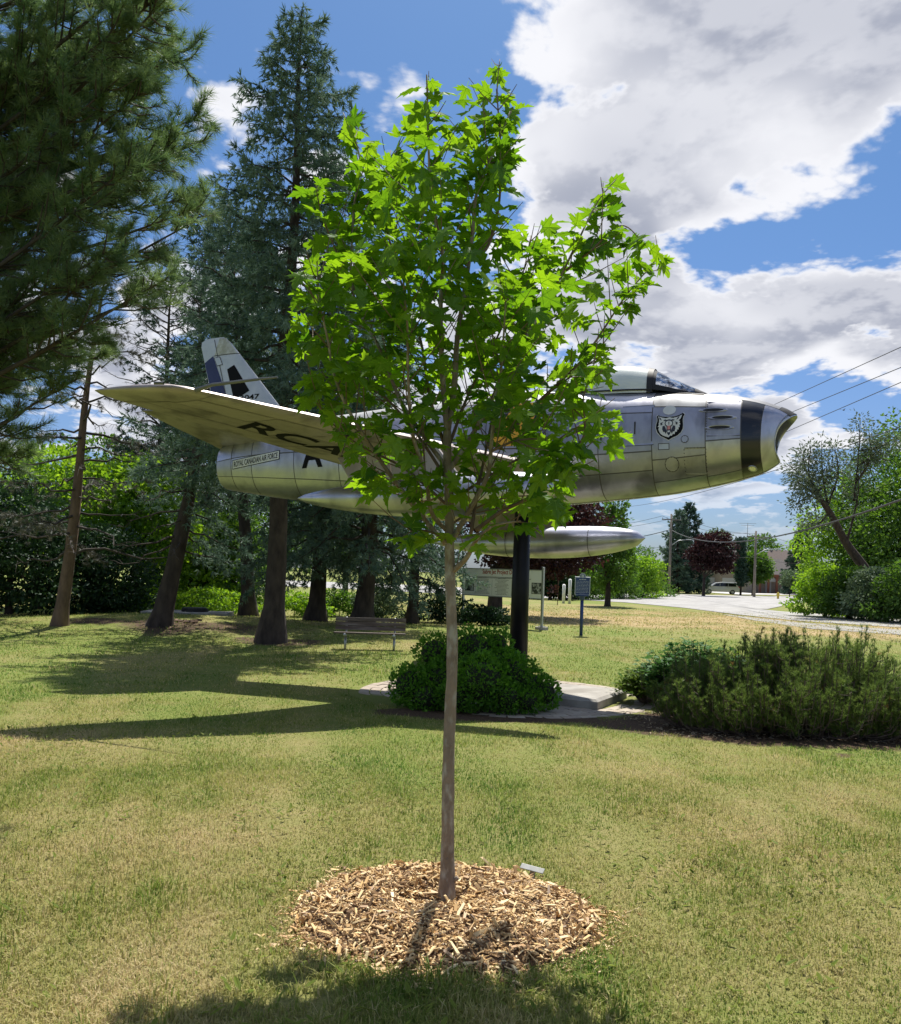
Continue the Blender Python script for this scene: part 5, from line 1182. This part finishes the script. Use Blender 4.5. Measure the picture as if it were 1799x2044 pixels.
V, F, a = scatter(*T_mugo, SP, frames(SD), .055 + .035 * r.random(n), np.clip(.42 + .22 * r.normal(size=n), 0, 1)); link('foliage', npmesh('foliage', V, F, M_mugo, False, {'var': a}), mp); print('mugo', n)

# spreading yew and juniper behind it
def spreading(name, label, base, seed, nst, R_xy, H, ml, sc=.07, fl=.0):
    r = rg_(seed); t = thing(name, label, 'shrub', base); w = MB(); SP, SD = [], []
    for i in range(nst):
        a = r.random() * 6.283; rad = math.sqrt(r.random()); e = np.array([R_xy[0] * rad * math.cos(a), R_xy[1] * rad * math.sin(a), H * (1 - .45 * rad ** 2) * (.45 + .6 * r.random())]); s0 = e * [.2, .2, 0] + [0, 0, .02]
        P_ = smooth([s0, s0 * .5 + e * .5 + [0, 0, .08], e], 6); w.tube(P_, np.linspace(.012, .004, 6), 4, False); out = np.array([math.cos(a), math.sin(a), 0])
        for k in range(26):
            f = .4 + .6 * r.random(); q = np.array([np.interp(f, np.linspace(0, 1, 6), P_[:, c]) for c in range(3)]) + r.normal(size=3) * [.07, .07, .025]; SP.append(q); SD.append(out * .9 + r.normal(size=3) * [.55, .55, .25] + [0, 0, .12])
    w.obj('stems', MATS['mugo_stem'], t, True); SP, SD = np.array(SP), np.array(SD); n = len(SP); ok = SP[:, 2] > .03; SP, SD = SP[ok], SD[ok]; n = len(SP)
    V, F, a = scatter(fan, fanf, SP, frames(SD, np.tile([0, 0, 1.], (n, 1)) + .3 * r.normal(size=(n, 3))), sc * (.7 + .6 * r.random(n)), np.clip(.5 + .22 * r.normal(size=n), 0, 1)); link('foliage', npmesh('foliage', V, F, ml, False, {'var': a}), t); return t
M_yew = leafmat('yew_sprays', (.045, .10, .012), (.21, .31, .04), trans=.35, gloss=.012); M_jun = leafmat('juniper_sprays', (.030, .095, .022), (.11, .25, .055), trans=.38, gloss=.015)
spreading('yew_shrub', 'low yellow-green yew mound at the edge of the pavers', gb(1300, 14.6), 97, 190, (.52, .5), .64, M_yew, .075)
spreading('juniper_shrub', 'layered dark green juniper spreading behind the mugo pine', gb(1395, 14.6), 98, 330, (1.0, .75), 1.08, M_jun, .11)
spreading('yew_shrub', 'yellow-green yew topping the mugo pine towards the road', gb(1500, 15.0), 99, 190, (.9, .5), .98, M_yew, .09)
# litter under the shrubs
n = 1500; x = 2.6 + 3.6 * RNG.random(n); y = 11.2 + 2.8 * RNG.random(n); k = bed(x, y) > .25; x, y = x[k], y[k]; n = len(x); a = RNG.random(n) * 6.28
V, F, a2 = scatter(chip, chf, np.stack([x, y, gz(x, y) + .01], 1), frames(np.stack([np.cos(a), np.sin(a), .25 * RNG.normal(size=n)], 1), np.tile([0, 0, 1.], (n, 1)) + .5 * RNG.normal(size=(n, 3))), np.stack([.008 + .012 * RNG.random(n), .02 + .05 * RNG.random(n), np.full(n, .004)], 1))
tag(link('leaf_litter', npmesh('leaf_litter', V, F, leafmat('litter', (.07, .04, .025), (.50, .40, .26), trans=0, gloss=.02), False, {'var': a2})), 'brown litter of twigs and dead leaves under the mugo pine', 'litter', kind='stuff')
# ---------------------------------------------------------------- bench, signs, platform
M_wood = mat('weathered_wood', (.085, .062, .048), (.165, .13, .108), scale=7, rough=.8, bump=.3, bscale=30, stretch=(.15, 1, 1), c3=(.24, .21, .19), scale3=7)
M_steel = mat('galvanised_steel', (.40, .42, .43), (.48, .50, .51), scale=12, rough=.42, metal=.75)
bb = gnd(738, 1296); be = thing('park_bench', 'weathered dark plank bench on steel posts below the spruces', 'bench', bb, math.radians(1.5))
W = 1.80
for k, z_ in enumerate((.745, .635, .525)): MB().box((0, .16 - .03 * k + .03 * 0, z_), (W, .035, .098), np.array(Matrix.Rotation(-.12, 3, 'X'))).obj('back_slat', M_wood, be, bevel=.006)
for k in range(3): MB().box((0, .02 - .14 * k, .405 + .008 * k), (W, .12, .04)).obj('seat_slat', M_wood, be, bevel=.006)
for sx in (-.62, .62):
    MB().tube([(sx, -.05, -.1), (sx, -.05, .37)], .032, 12).obj('leg', M_steel, be, True)
    MB().tube([(sx, -.30, .375), (sx, .08, .375), (sx, .13, .42), (sx, .20, .80)], .026, 10).obj('bracket', M_steel, be, True)
    MB().tube([(sx, -.335, .375), (sx, -.29, .375)], .040, 12).obj('end_cap', M_steel, be, True)

M_signw = mat('sign_white', (.90, .90, .88), (.86, .86, .845), scale=2, rough=.45)
M_txtred = mat('sign_red', (.40, .055, .025), rough=.5); M_txt = mat('sign_grey_text', (.16, .16, .16), rough=.6); M_txtd = mat('sign_black_text', (.05, .05, .05), rough=.6)
M_photo = mat('photo_print', (.03, .035, .03), (.55, .56, .55), scale=9, rough=.4, contrast=(.45, .6))
L0, R0 = gnd(925, 1243), gnd(1080, 1257)
L0, R0 = np.array(L0), np.array(R0); sd_ = R0 - L0; sw = math.hypot(sd_[0], sd_[1]); srz = math.atan2(sd_[1], sd_[0])
sg_ = thing('donor_sign', 'white donor sign board between two steel posts behind the black pole', 'sign', tuple(L0), srz)
kd = 1 / FPX * L0[1]
top_z = HCAM + (PY + (925 - PX) * math.tan(ROLL) - 1134) * kd - L0[2]; bot_z = HCAM + (PY + (925 - PX) * math.tan(ROLL) - 1187) * kd - L0[2]
bh = top_z - bot_z; bw = sw + .02
for x_, h_ in ((-.045, top_z + .02), (sw + .03, top_z + .12)):
    MB().box((x_, 0, h_ / 2 + .05), (.085, .085, h_ - .1)).obj('post', M_steel, sg_, bevel=.008)
    MB().tube([(x_, 0, -.12), (x_, 0, .10)], [.26, .24], 20).obj('footing', M_conc, sg_)
    MB().box((x_, 0, .115), (.2, .2, .025)).obj('base_plate', M_steel, sg_)
x0 = .02; bd = MB().box((x0 + bw / 2 - .03, -.02, bot_z + bh / 2), (bw - .06, .03, bh)).obj('board', M_signw, sg_, bevel=.004)
for z_, hh in ((top_z, .03), (bot_z, .03)): MB().box((x0 + bw / 2 - .03, -.022, z_), (bw - .04, .05, hh)).obj('frame_rail', M_steel, sg_)
sp = lambda u, v, off: np.array([x0 + u, -.036 - off, bot_z + v])
lettering('lettering', 'Sabre Jet Project Donors', M_txtred, lambda u, v, off: sp(u + bw * .245, v + bh * .765, off), .002, width=bw * .50, height=bh * .215, parent=sg_, bold=.02)
def bars(rows, m, x_c, w_, z_top, dz, hb, seed):
    r = rg_(seed); mb2 = MB()
    for k in range(rows):
        l = w_ * (.45 + .55 * r.random()); z_ = z_top - dz * k; x_ = x_c - l / 2
        while x_ < x_c + l / 2:
            q = .03 + .05 * r.random(); q = min(q, x_c + l / 2 - x_); mb2.box(sp(x_ + q / 2, z_, .0015), (q, .001, hb)); x_ += q + .014
    o = mb2.obj('small_print', m, sg_); o['kind'] = 'stuff'
bars(2, M_txtd, bw * .5, bw * .90, bh * .705, bh * .035, .020, 1)
bars(13, M_txt, bw * .245, bw * .22, bh * .66, bh * .047, .015, 2); bars(13, M_txt, bw * .50, bw * .20, bh * .65, bh * .047, .015, 3); bars(12, M_txt, bw * .74, bw * .2, bh * .66, bh * .047, .015, 4)
for u_ in (.02, .875):
    MB().box(sp(bw * (u_ + .055), bh * .36, .002), (bw * .118, .003, bh * .39)).obj('photo_border', M_txtd, sg_); MB().box(sp(bw * (u_ + .055), bh * .36, .005), (bw * .106, .003, bh * .355)).obj('photo', M_photo, sg_)
MB().box(sp(bw * .375, bh * .33, .001), (.008, .001, bh * .56)).obj('column_rule', M_txt, sg_); MB().box(sp(bw * .625, bh * .33, .001), (.008, .001, bh * .56)).obj('column_rule', M_txt, sg_)

M_pblue = mat('plaque_blue', (.018, .045, .16), (.024, .055, .19), scale=6, rough=.4); M_psil = mat('plaque_silver', (.45, .48, .52), rough=.45, metal=.3)
pb_ = gnd(1160, 1268); pk = 1 / FPX * pb_.y; pq = thing('heritage_plaque', 'blue heritage plaque on a blue post beside the donor sign', 'plaque', pb_, math.radians(-4))
ph = 124 * pk
MB().tube([(0, 0, -.1), (0, 0, ph * .60)], .058, 14).obj('post', M_pblue, pq, True)
MB().tube([(0, 0, ph * .56), (0, 0, ph * .585), (0, 0, ph * .62), (0, 0, ph * .645)], [.062, .085, .10, .17], 14).obj('post_capital', M_pblue, pq, True)
pw, pz0, pz1 = 30.5 * pk, ph * .645, ph * .94
MB().box((0, 0, (pz0 + pz1) / 2), (pw, .05, pz1 - pz0)).obj('plaque_border', M_psil, pq, bevel=.01)
MB().box((0, -.004, (pz0 + pz1) / 2), (pw - .05, .05, pz1 - pz0 - .05)).obj('plaque_face', M_pblue, pq)
MB().box((0, 0, pz0 - .015), (pw * .85, .09, .05)).obj('plaque_shelf', M_pblue, pq, bevel=.008)
cr0 = MB().prism([(.115 * math.cos(t), pz1 + .12 * max(0, math.sin(t)) if True else 0) for t in np.linspace(0, math.pi, 14)], 1, -.025, .025); cr0.obj('crest_disc', M_psil, pq)
MB().prism([(.092 * math.cos(t), pz1 + .005 + .098 * math.sin(t)) for t in np.linspace(0, math.pi, 14)], 1, -.029, -.02).obj('crest_field', M_pblue, pq)
MB().prism([(-.045, pz1 + .0), (-.05, pz1 + .07), (0, pz1 + .085), (.05, pz1 + .07), (.045, pz1), (0, pz1 - .05)], 1, -.034, -.026).obj('crest_shield', M_psil, pq)
r = rg_(7); mb2 = MB(); z_ = pz1 - .09; rows = 15
for k in range(rows):
    l = pw * (.45 if k == 0 else (.80 if k < 10 else .35)); x_ = -l / 2; hb = .026 if k == 0 else .013
    while x_ < l / 2:
        q = min(.02 + .06 * r.random(), l / 2 - x_); mb2.box((x_ + q / 2, -.0305, z_), (q, .002, hb)); x_ += q + .016
    z_ -= .048 if k else .06
mb2.obj('small_print', M_psil, pq)['kind'] = 'stuff'

# concrete platform with a round lid on the rise
pp = gnd(385, 1223); pp = Vector((at(382, 1223, 31.5).x, 31.5, 0)); pp.z = float(gz(pp.x, pp.y))
pt = thing('concrete_platform', 'low concrete chamber slab with a round lid on the rise', 'platform', pp, math.radians(4))
MB().box((-.1, 0, .03), (2.9, 1.5, .20)).obj('slab', M_conc, pt, bevel=.02)
MB().tube([(.12, 0, .12), (.12, 0, .24)], [.46, .45], 28).obj('chamber_ring', M_blackmatt, pt); MB().tube([(.12, 0, .235), (.12, 0, .27)], [.40, .39], 28).obj('lid', mat('iron_lid', (.05, .05, .05), (.09, .085, .08), scale=10, rough=.6, metal=.6), pt)
bp_ = gnd(372, 1243); bp_.z = float(gz(bp_.x, bp_.y)); st_ = thing('bark_pile', 'small heap of broken bark beside the leaning spruce trunk', 'debris', bp_); r = rg_(12)
for k in range(22): MB().box((.35 * r.normal() * .7, .2 * r.normal(), .03 + .05 * r.random()), (.12 + .15 * r.random(), .06, .02), np.array(Matrix.Rotation(r.random() * 6, 3, 'Z') @ Matrix.Rotation(.5 * r.normal(), 3, 'X'))).obj('bark_piece', M_pbark, st_)

# ---------------------------------------------------------------- street: poles, wires, cabinet, van, houses
M_pole2 = mat('pole_wood', (.17, .145, .12), (.26, .23, .20), scale=8, rough=.9, bump=.3, stretch=(1, 1, .15)); M_wire = mat('wire', (.03, .03, .032), rough=.6)
def utility(px, dist, H, label, lampz, rzz=.1, long=2.1):
    b = gb(px, dist); t = thing('utility_pole', label, 'pole', b, rzz, 'utility poles across the road')
    MB().tube([(0, 0, -.3), (0, 0, H)], [.20, .12], 10).obj('post', M_pole2, t, True); MB().box((0, -.13, H - .75), (2.6, .10, .13)).obj('cross_arm', M_pole2, t)
    for x_ in (-1.2, -.6, .6, 1.2): MB().tube([(x_, -.13, H - .68), (x_, -.13, H - .48)], [.05, .03], 6).obj('insulator', M_psil, t)
    l = MB(); l.tube([(.1, -.05, lampz - .8), (long * .5, -.1, lampz - .15), (long, -.1, lampz)], .05, 6); l.obj('lamp_arm', M_steel, t, True); MB().box((long + .3, -.1, lampz), (.75, .2, .12)).obj('lamp_head', M_steel, t, bevel=.03)
    return b
u1 = utility(1337, 118, 10.5, 'tall wooden utility pole with lamp left of the purple roadside tree', 7.2); u2 = utility(1507, 116, 8.5, 'wooden utility pole with lamp arm beside the round-headed tree', 6.3, .15, 2.6)
def wire(a, b, sag, rad, label, n=24):
    a, b = np.array(a), np.array(b); t = np.linspace(0, 1, n); P_ = a[None] * (1 - t[:, None]) + b[None] * t[:, None]; P_[:, 2] -= sag * 4 * t * (1 - t)
    V, F = tube_vf(P_, rad, 6, False); tag(link('overhead_wire', npmesh('overhead_wire', V, np.array(F), M_wire, True)), label, 'wire', 'overhead wires along the road')
wire(at(1880, 968, 34), at(1339, 1057, 118), 1.9, .045, 'thick black overhead cable crossing in front of the willow'); wire(at(1339, 1057, 118), at(1150, 1082, 150), .6, .05, 'thick black overhead cable beyond the first utility pole')
for (a, b, dA, dB, sg2, lb) in [((1880, 656), (1470, 842), 30, 70, .0, 'topmost thin overhead wire behind the jet nose'), ((1880, 700), (1470, 868), 30, 70, .0, 'second thin overhead wire under the topmost one'), ((1880, 728), (1470, 905), 31, 70, .0, 'third thin overhead wire at the intake lip'), ((1880, 822), (1180, 1012), 32, 125, 1.2, 'long overhead wire passing under the jet belly')]:
    wire(at(*a, dA), at(*b, dB), sg2, .016, lb)
tops = lambda bb_, x_, z_: np.array(bb_) + [x_, -.1, z_]
for k, (x_, z1_, z2_) in enumerate([(-1.2, 10.2, 8.2), (1.2, 10.2, 8.2), (0, 6.4, 5.2)]):
    nm = ('left cross-arm wire strung between the two utility poles', 'right cross-arm wire strung between the two utility poles', 'low service wire strung between the two utility poles')[k]
    wire(tops(u1, x_, z1_), tops(u2, x_, z2_), .7, .022, nm)
    wire(tops(u2, x_, z2_), np.array(gb(1720, 100)) + [x_, 0, 6.4 - (.9 if k == 2 else 0)], 1.0, .022, ('left cross-arm wire running on towards the roadside trees', 'right cross-arm wire running on towards the roadside trees', 'low service wire running on towards the roadside trees')[k])
    wire(tops(u1, x_, z1_), np.array(gb(1090, 150)) + [x_, 0, 9.6 - (3.4 if k == 2 else 0)], .8, .022, ('left cross-arm wire running off behind the drop tank', 'right cross-arm wire running off behind the drop tank', 'low service wire running off behind the drop tank')[k])
# brown roadside cabinet, marker posts, sapling
cb2 = gnd(1229, 1183); cb2 = Vector((at(1229, 1183, 88).x, 88, -.25)); cc = thing('utility_cabinet', 'brown and grey utility cabinet beside the hedge', 'cabinet', cb2)
MB().box((-.15, 0, 1.35), (.95, .9, 1.5)).obj('cabinet_body', mat('cabinet_brown', (.13, .055, .045), (.17, .075, .06), scale=4, rough=.6), cc, bevel=.02); MB().box((.55, 0, 1.4), (.5, .85, 1.7)).obj('cabinet_side', M_signw, cc, bevel=.02); MB().box((.1, 0, .25), (1.4, 1.1, .7)).obj('cabinet_base', M_conc, cc, bevel=.02)
for px, dist, h, m_, lb, ln_ in [(1127, 66, 1.35, M_signw, 'short pale post, the left of two beside the blue plaque', 0), (1139, 66, 1.75, M_signw, 'taller pale post, the right of two beside the blue plaque', 0), (1304, 100, 3.2, M_signw, 'pale slanting guard by the first utility pole', .3), (1311, 100, 3.0, mat('guard_yellow', (.62, .46, .03), rough=.6), 'yellow slanting wire guard by the first utility pole', .35)]:
    p_ = thing('marker_post', lb, 'post', gb(px, dist)); MB().tube([(0, 0, -.1), (ln_ * .5, 0, h * .5), (ln_, 0, h)], .11 if dist < 80 else .08, 8).obj('post_shaft', m_, p_, True); MB().tube([(ln_, 0, h), (ln_, 0, h + .05)], [.11 if dist < 80 else .08, .04], 8).obj('post_cap', m_, p_)
sb_ = gnd(1113, 1207); sap = thing('sapling', 'thin staked sapling with a few dark red leaves by the road', 'sapling', sb_); r = rg_(13)
MB().tube([(0, 0, -.1), (.02, 0, 1.0), (0, 0, 2.1)], [.03, .025, .012], 6).obj('stem', M_pbark, sap, True)
p_ = np.array([-.35, 0, .95]) + r.normal(size=(40, 3)) * [.2, .15, .2]; V, F, a = scatter(LFV, LFF, p_, frames(r.normal(size=(40, 3))), .22 + .1 * r.random(40)); link('leaves', npmesh('leaves', V, F, LM['purple'], False, {'var': a}), sap)
MB().tube([(0, 0, 1.1), (-.2, 0, 1.05), (-.4, 0, .9)], [.012, .01, .006], 5).obj('twig', M_pbark, sap)

# white minivan
M_van = mat('van_white', (.74, .75, .76), rough=.22, coat=.5, spec=.6); M_tint = mat('tinted_glass', (.012, .014, .017), rough=.08, spec=.7); M_tyre = mat('tyre', (.02, .02, .02), rough=.8); M_rim = mat('wheel_rim', (.45, .46, .47), rough=.3, metal=.8)
vb = Vector((at(1440, 1141, 132).x, 132, -.25)); van = thing('minivan', 'white minivan parked in the driveway beyond the purple roadside tree', 'car', vb, math.radians(168))
prof = [(-2.55, .35), (-2.58, .75), (-2.52, 1.0), (-2.38, 1.12), (-2.22, 1.66), (-2.0, 1.74), (-.2, 1.78), (.75, 1.66), (1.55, 1.12), (2.35, .98), (2.55, .78), (2.55, .35)]
vbm = bmesh.new(); vv_ = []
for yy_, k in ((-.98, 1.0), (-.90, 1.0), (.90, 1.0), (.98, 1.0)):
    vv_.append([vbm.verts.new((x_, (yy_ * (1 - .16 * max(0, (z_ - 1.0) / .78))), z_)) for x_, z_ in prof])
for a_r, b_r in zip(vv_[:-1], vv_[1:]):
    for i in range(len(prof)): vbm.faces.new((a_r[i], a_r[(i + 1) % len(prof)], b_r[(i + 1) % len(prof)], b_r[i]))
vbm.faces.new(vv_[0][::-1]); vbm.faces.new(vv_[-1]); bmesh.ops.recalc_face_normals(vbm, faces=vbm.faces)
me = bpy.data.meshes.new('body'); vbm.to_mesh(me); vbm.free(); me.materials.append(M_van); bo = link('body', me, van); bv = bo.modifiers.new('bevel', 'BEVEL'); bv.width = .06; bv.segments = 2
for sy in (-1, 1):
    for q in ([(-2.12, 1.16), (-1.98, 1.60), (-1.0, 1.62), (-1.0, 1.15)], [(-.95, 1.15), (-.95, 1.62), (.15, 1.62), (.15, 1.14)], [(.2, 1.14), (.2, 1.62), (.62, 1.56), (1.25, 1.14)]):
        V = [(x_, sy * (.985 * (1 - .16 * max(0, (z_ - 1.0) / .78)) + d_), z_) for d_ in (.012, -.03) for x_, z_ in q]; MB().add(V, [(0, 1, 2, 3), (7, 6, 5, 4)] + [(i, (i + 1) % 4, 4 + (i + 1) % 4, 4 + i) for i in range(4)]).obj('side_window', M_tint, van)
    for wx in (-1.6, 1.65):
        wh = MB().tube([(wx, sy * .80, .34), (wx, sy * 1.0, .34)], [.34, .34], 20).obj('wheel', M_tyre, van); MB().tube([(wx, sy * .98, .34), (wx, sy * 1.02, .34)], [.22, .20], 16).obj('rim', M_rim, wh)
    MB().box((-2.50, sy * .82, 1.02), (.16, .16, .34)).obj('tail_light', mat('tail_red', (.5, .03, .02), rough=.3), van, bevel=.03); MB().box((2.42, sy * .78, .82), (.2, .3, .16)).obj('headlight', M_glass_l, van, bevel=.03)
    MB().box((1.25, sy * 1.05, 1.15), (.1, .2, .14)).obj('mirror', M_van, van, bevel=.03); MB().box((-.9, sy * .985, .98), (.2, .03, .04)).obj('door_handle', M_rim, van)
V = [(-2.42, -.72, 1.18), (-2.42, .72, 1.18), (-2.27, .66, 1.58), (-2.27, -.66, 1.58)]; MB().add(V, [(0, 1, 2, 3)]).obj('rear_window', M_tint, van)
MB().box((-2.6, 0, .5), (.1, 1.8, .22)).obj('bumper', M_van, van, bevel=.04)

# houses behind
M_brick = mat('brick_tan', (.30, .24, .185), (.38, .31, .25), scale=6, rough=.9); M_brickr = mat('brick_red', (.25, .09, .055), (.32, .13, .08), scale=8, rough=.9); M_roof = mat('roof_shingle', (.095, .085, .080), (.135, .122, .115), scale=5, rough=.95, stretch=(1, 1, 4)); M_roof2 = mat('roof_shingle_brown', (.10, .076, .068), (.14, .11, .098), scale=5, rough=.95, stretch=(1, 1, 4)); M_garage = mat('garage_white', (.55, .54, .52), rough=.6)
def hip(mb3, x0, x1, y0, y1, z, h, ov=.4, ridge=.35):
    x0 -= ov; x1 += ov; y0 -= ov; y1 += ov; cx_ = (x0 + x1) / 2; l = (x1 - x0) * ridge / 2; cy_ = (y0 + y1) / 2
    mb3.add([(x0, y0, z), (x1, y0, z), (x1, y1, z), (x0, y1, z), (cx_ - l, cy_, z + h), (cx_ + l, cy_, z + h), (x0, y0, z - .18), (x1, y0, z - .18), (x1, y1, z - .18), (x0, y1, z - .18)], [(0, 1, 5, 4), (1, 2, 5), (2, 3, 4, 5), (3, 0, 4), (0, 1, 7, 6), (1, 2, 8, 7), (2, 3, 9, 8), (3, 0, 6, 9), (6, 7, 8, 9)])
h1 = thing('house', 'tan brick bungalow with a hipped grey roof and arched brick porch', 'house', gb(1545, 158))
MB().box((1.0, 4, 1.6), (8.5, 8, 3.2)).obj('wall', M_brick, h1); rf = MB(); hip(rf, -3.6, 5.3, -.1, 8.1, 3.2, 3.0); rf.obj('roof', M_roof, h1)
MB().box((-1.55, -1.0, 3.05), (3.4, 2.2, .5)).obj('porch_beam', M_brickr, h1)
for x_ in (-3.0, -1.55, -.1): MB().box((x_, -1.9, 1.45), (.32, .36, 2.9)).obj('porch_pillar', M_brickr, h1)
for x_ in (-2.28, -.83):
    MB().prism([(x_ + .56 * math.cos(t), 2.05 + .75 * math.sin(t)) for t in np.linspace(0, math.pi, 12)], 1, -1.86, -1.80).obj('porch_arch', M_garage, h1)
MB().box((-.9, -.03, 1.1), (1.0, .08, 2.2)).obj('door', M_garage, h1)
for x_ in (2.2,): wf = MB().box((x_ + 1, -.03, 1.8), (1.5, .08, 1.2)).obj('window', M_garage, h1); MB().box((x_ + 1, -.08, 1.8), (1.3, .03, 1.0)).obj('pane', M_tint, wf)
h2 = thing('house', 'two-storey house with a broad brown roof behind the bungalow', 'house', gb(1557, 182)); MB().box((1.5, 4, 3.0), (11, 8, 6.0)).obj('wall', M_brick, h2); rf = MB(); hip(rf, -4, 7, 0, 8, 6.0, 2.6); rf = rf.obj('roof', M_roof2, h2)
MB().tube([(3.4, 2.4, 7.2), (3.4, 2.4, 8.0)], .09, 6).obj('vent_pipe', M_rim, rf)
for x_ in (-1.5, 2.0, 5.0): wf = MB().box((x_, -.03, 4.6), (1.3, .08, 1.2)).obj('window', M_garage, h2); MB().box((x_, -.08, 4.6), (1.1, .03, 1.0)).obj('pane', M_tint, wf)
h3 = thing('house', 'house with a tan roof behind the round-headed tree', 'house', gb(1492, 172)); MB().box((0, 4, 2.6), (10, 8, 5.2)).obj('wall', M_brick, h3); rf = MB(); hip(rf, -5, 5, 0, 8, 5.2, 2.8); rf = rf.obj('roof', M_roof, h3)
MB().box((-2.8, 1.6, 6.6), (.4, .4, .5)).obj('roof_vent', M_rim, rf); wf = MB().box((-3, -.03, 1.3), (3.4, .08, 2.4)).obj('garage_door', M_garage, h3); MB().box((2, -.03, 3.6), (1.3, .08, 1.2)).obj('window', M_garage, h3)
h4 = thing('house', 'house with a grey roof glimpsed behind the purple roadside tree', 'house', gb(1400, 176)); MB().box((0, 4, 2.5), (12, 8, 5)).obj('wall', M_brick, h4); rf = MB(); hip(rf, -6, 6, 0, 8, 5.0, 2.6); rf.obj('roof', M_roof, h4); MB().box((1.5, -.03, 1.3), (4.6, .08, 2.4)).obj('garage_door', M_garage, h4)
# garden fence beside the bungalow
fb = gb(1578, 156); fe = thing('garden_fence', 'grey wooden board fence beside the tan bungalow', 'fence', fb); M_fence = mat('fence_wood', (.22, .20, .18), (.30, .28, .25), scale=6, rough=.9)
fm = MB().box((0, 0, .8), (.155, .04, 1.6)).mesh('board', M_fence)
for k in range(40): o = link('board', fm, fe); o.location = (.17 * k, .0, R_.uniform(-.02, .02))
MB().box((3.3, .06, .4), (6.9, .05, .1)).obj('rail', M_fence, fe); MB().box((3.3, .06, 1.25), (6.9, .05, .1)).obj('rail', M_fence, fe)
an = thing('tv_antenna', 'thin television aerial mast rising above the rooftops', 'antenna', gb(1490, 178)); MB().tube([(0, 0, 0), (0, 0, 13.5)], [.12, .05], 6).obj('mast', M_rim, an)
for k, (z_, l) in enumerate(((13.4, 3.4), (13.0, 2.6))): MB().box((0, 0, z_), (l, .06, .06)).obj('aerial_element', M_rim, an)
dead = thing('dead_conifer', 'narrow ragged conifer top beside the purple roadside tree', 'tree', gb(1480, 126)); r = rg_(14); MB().tube([(0, 0, -.1), (0, 0, 4), (-.3, 0, 8.2)], [.16, .14, .03], 7).obj('trunk', M_sbark, dead, True)
p_ = np.stack([r.normal(size=900) * .35, r.normal(size=900) * .35, 1.5 + 6.6 * r.random(900)], 1); p_[:, 0] -= .3 * (p_[:, 2] / 8) ** 2; V, F, a = scatter(*T_far, p_, frames(r.normal(size=(900, 3)) + [0, 0, -.5]), .35 + .2 * r.random(900)); link('crown', npmesh('crown', V, F, M_dspruce, False, {'var': a}), dead)
hy = thing('fire_hydrant', 'yellow fire hydrant on the verge by the pavement', 'hydrant', gb(1555, 108)); MY = mat('guard_yellow', (.62, .46, .03)); MB().tube([(0, 0, 0), (0, 0, .62), (0, 0, .70), (0, 0, .84)], [.13, .12, .17, .05], 10).obj('barrel', MY, hy, True); MB().tube([(-.22, 0, .5), (.22, 0, .5)], .07, 8).obj('outlet', MY, hy)
# two birds
for px, py, dist, lb in ((1768, 830, 60, 'small dark bird in flight right of the wires'), (1684, 819, 70, 'tiny dark bird in flight above the wires')):
    p_ = at(px, py, dist); bi = thing('bird', lb, 'bird', p_, .6); MB().tube([(-.14, 0, 0), (-.05, 0, .02), (.06, 0, .02), (.13, 0, .03), (.17, 0, .02)], [.008, .035, .045, .03, .006], 8).obj('body', M_blackmatt, bi, True)
    for sy in (-1, 1): MB().add([(.05, sy * .02, .03), (-.06, sy * .02, .03), (-.08, sy * .16, .10), (-.10, sy * .30, .08), (-.03, sy * .30, .085), (.03, sy * .16, .11)], [(0, 1, 2, 5), (5, 2, 3, 4)]).obj('wing', M_blackmatt, bi)
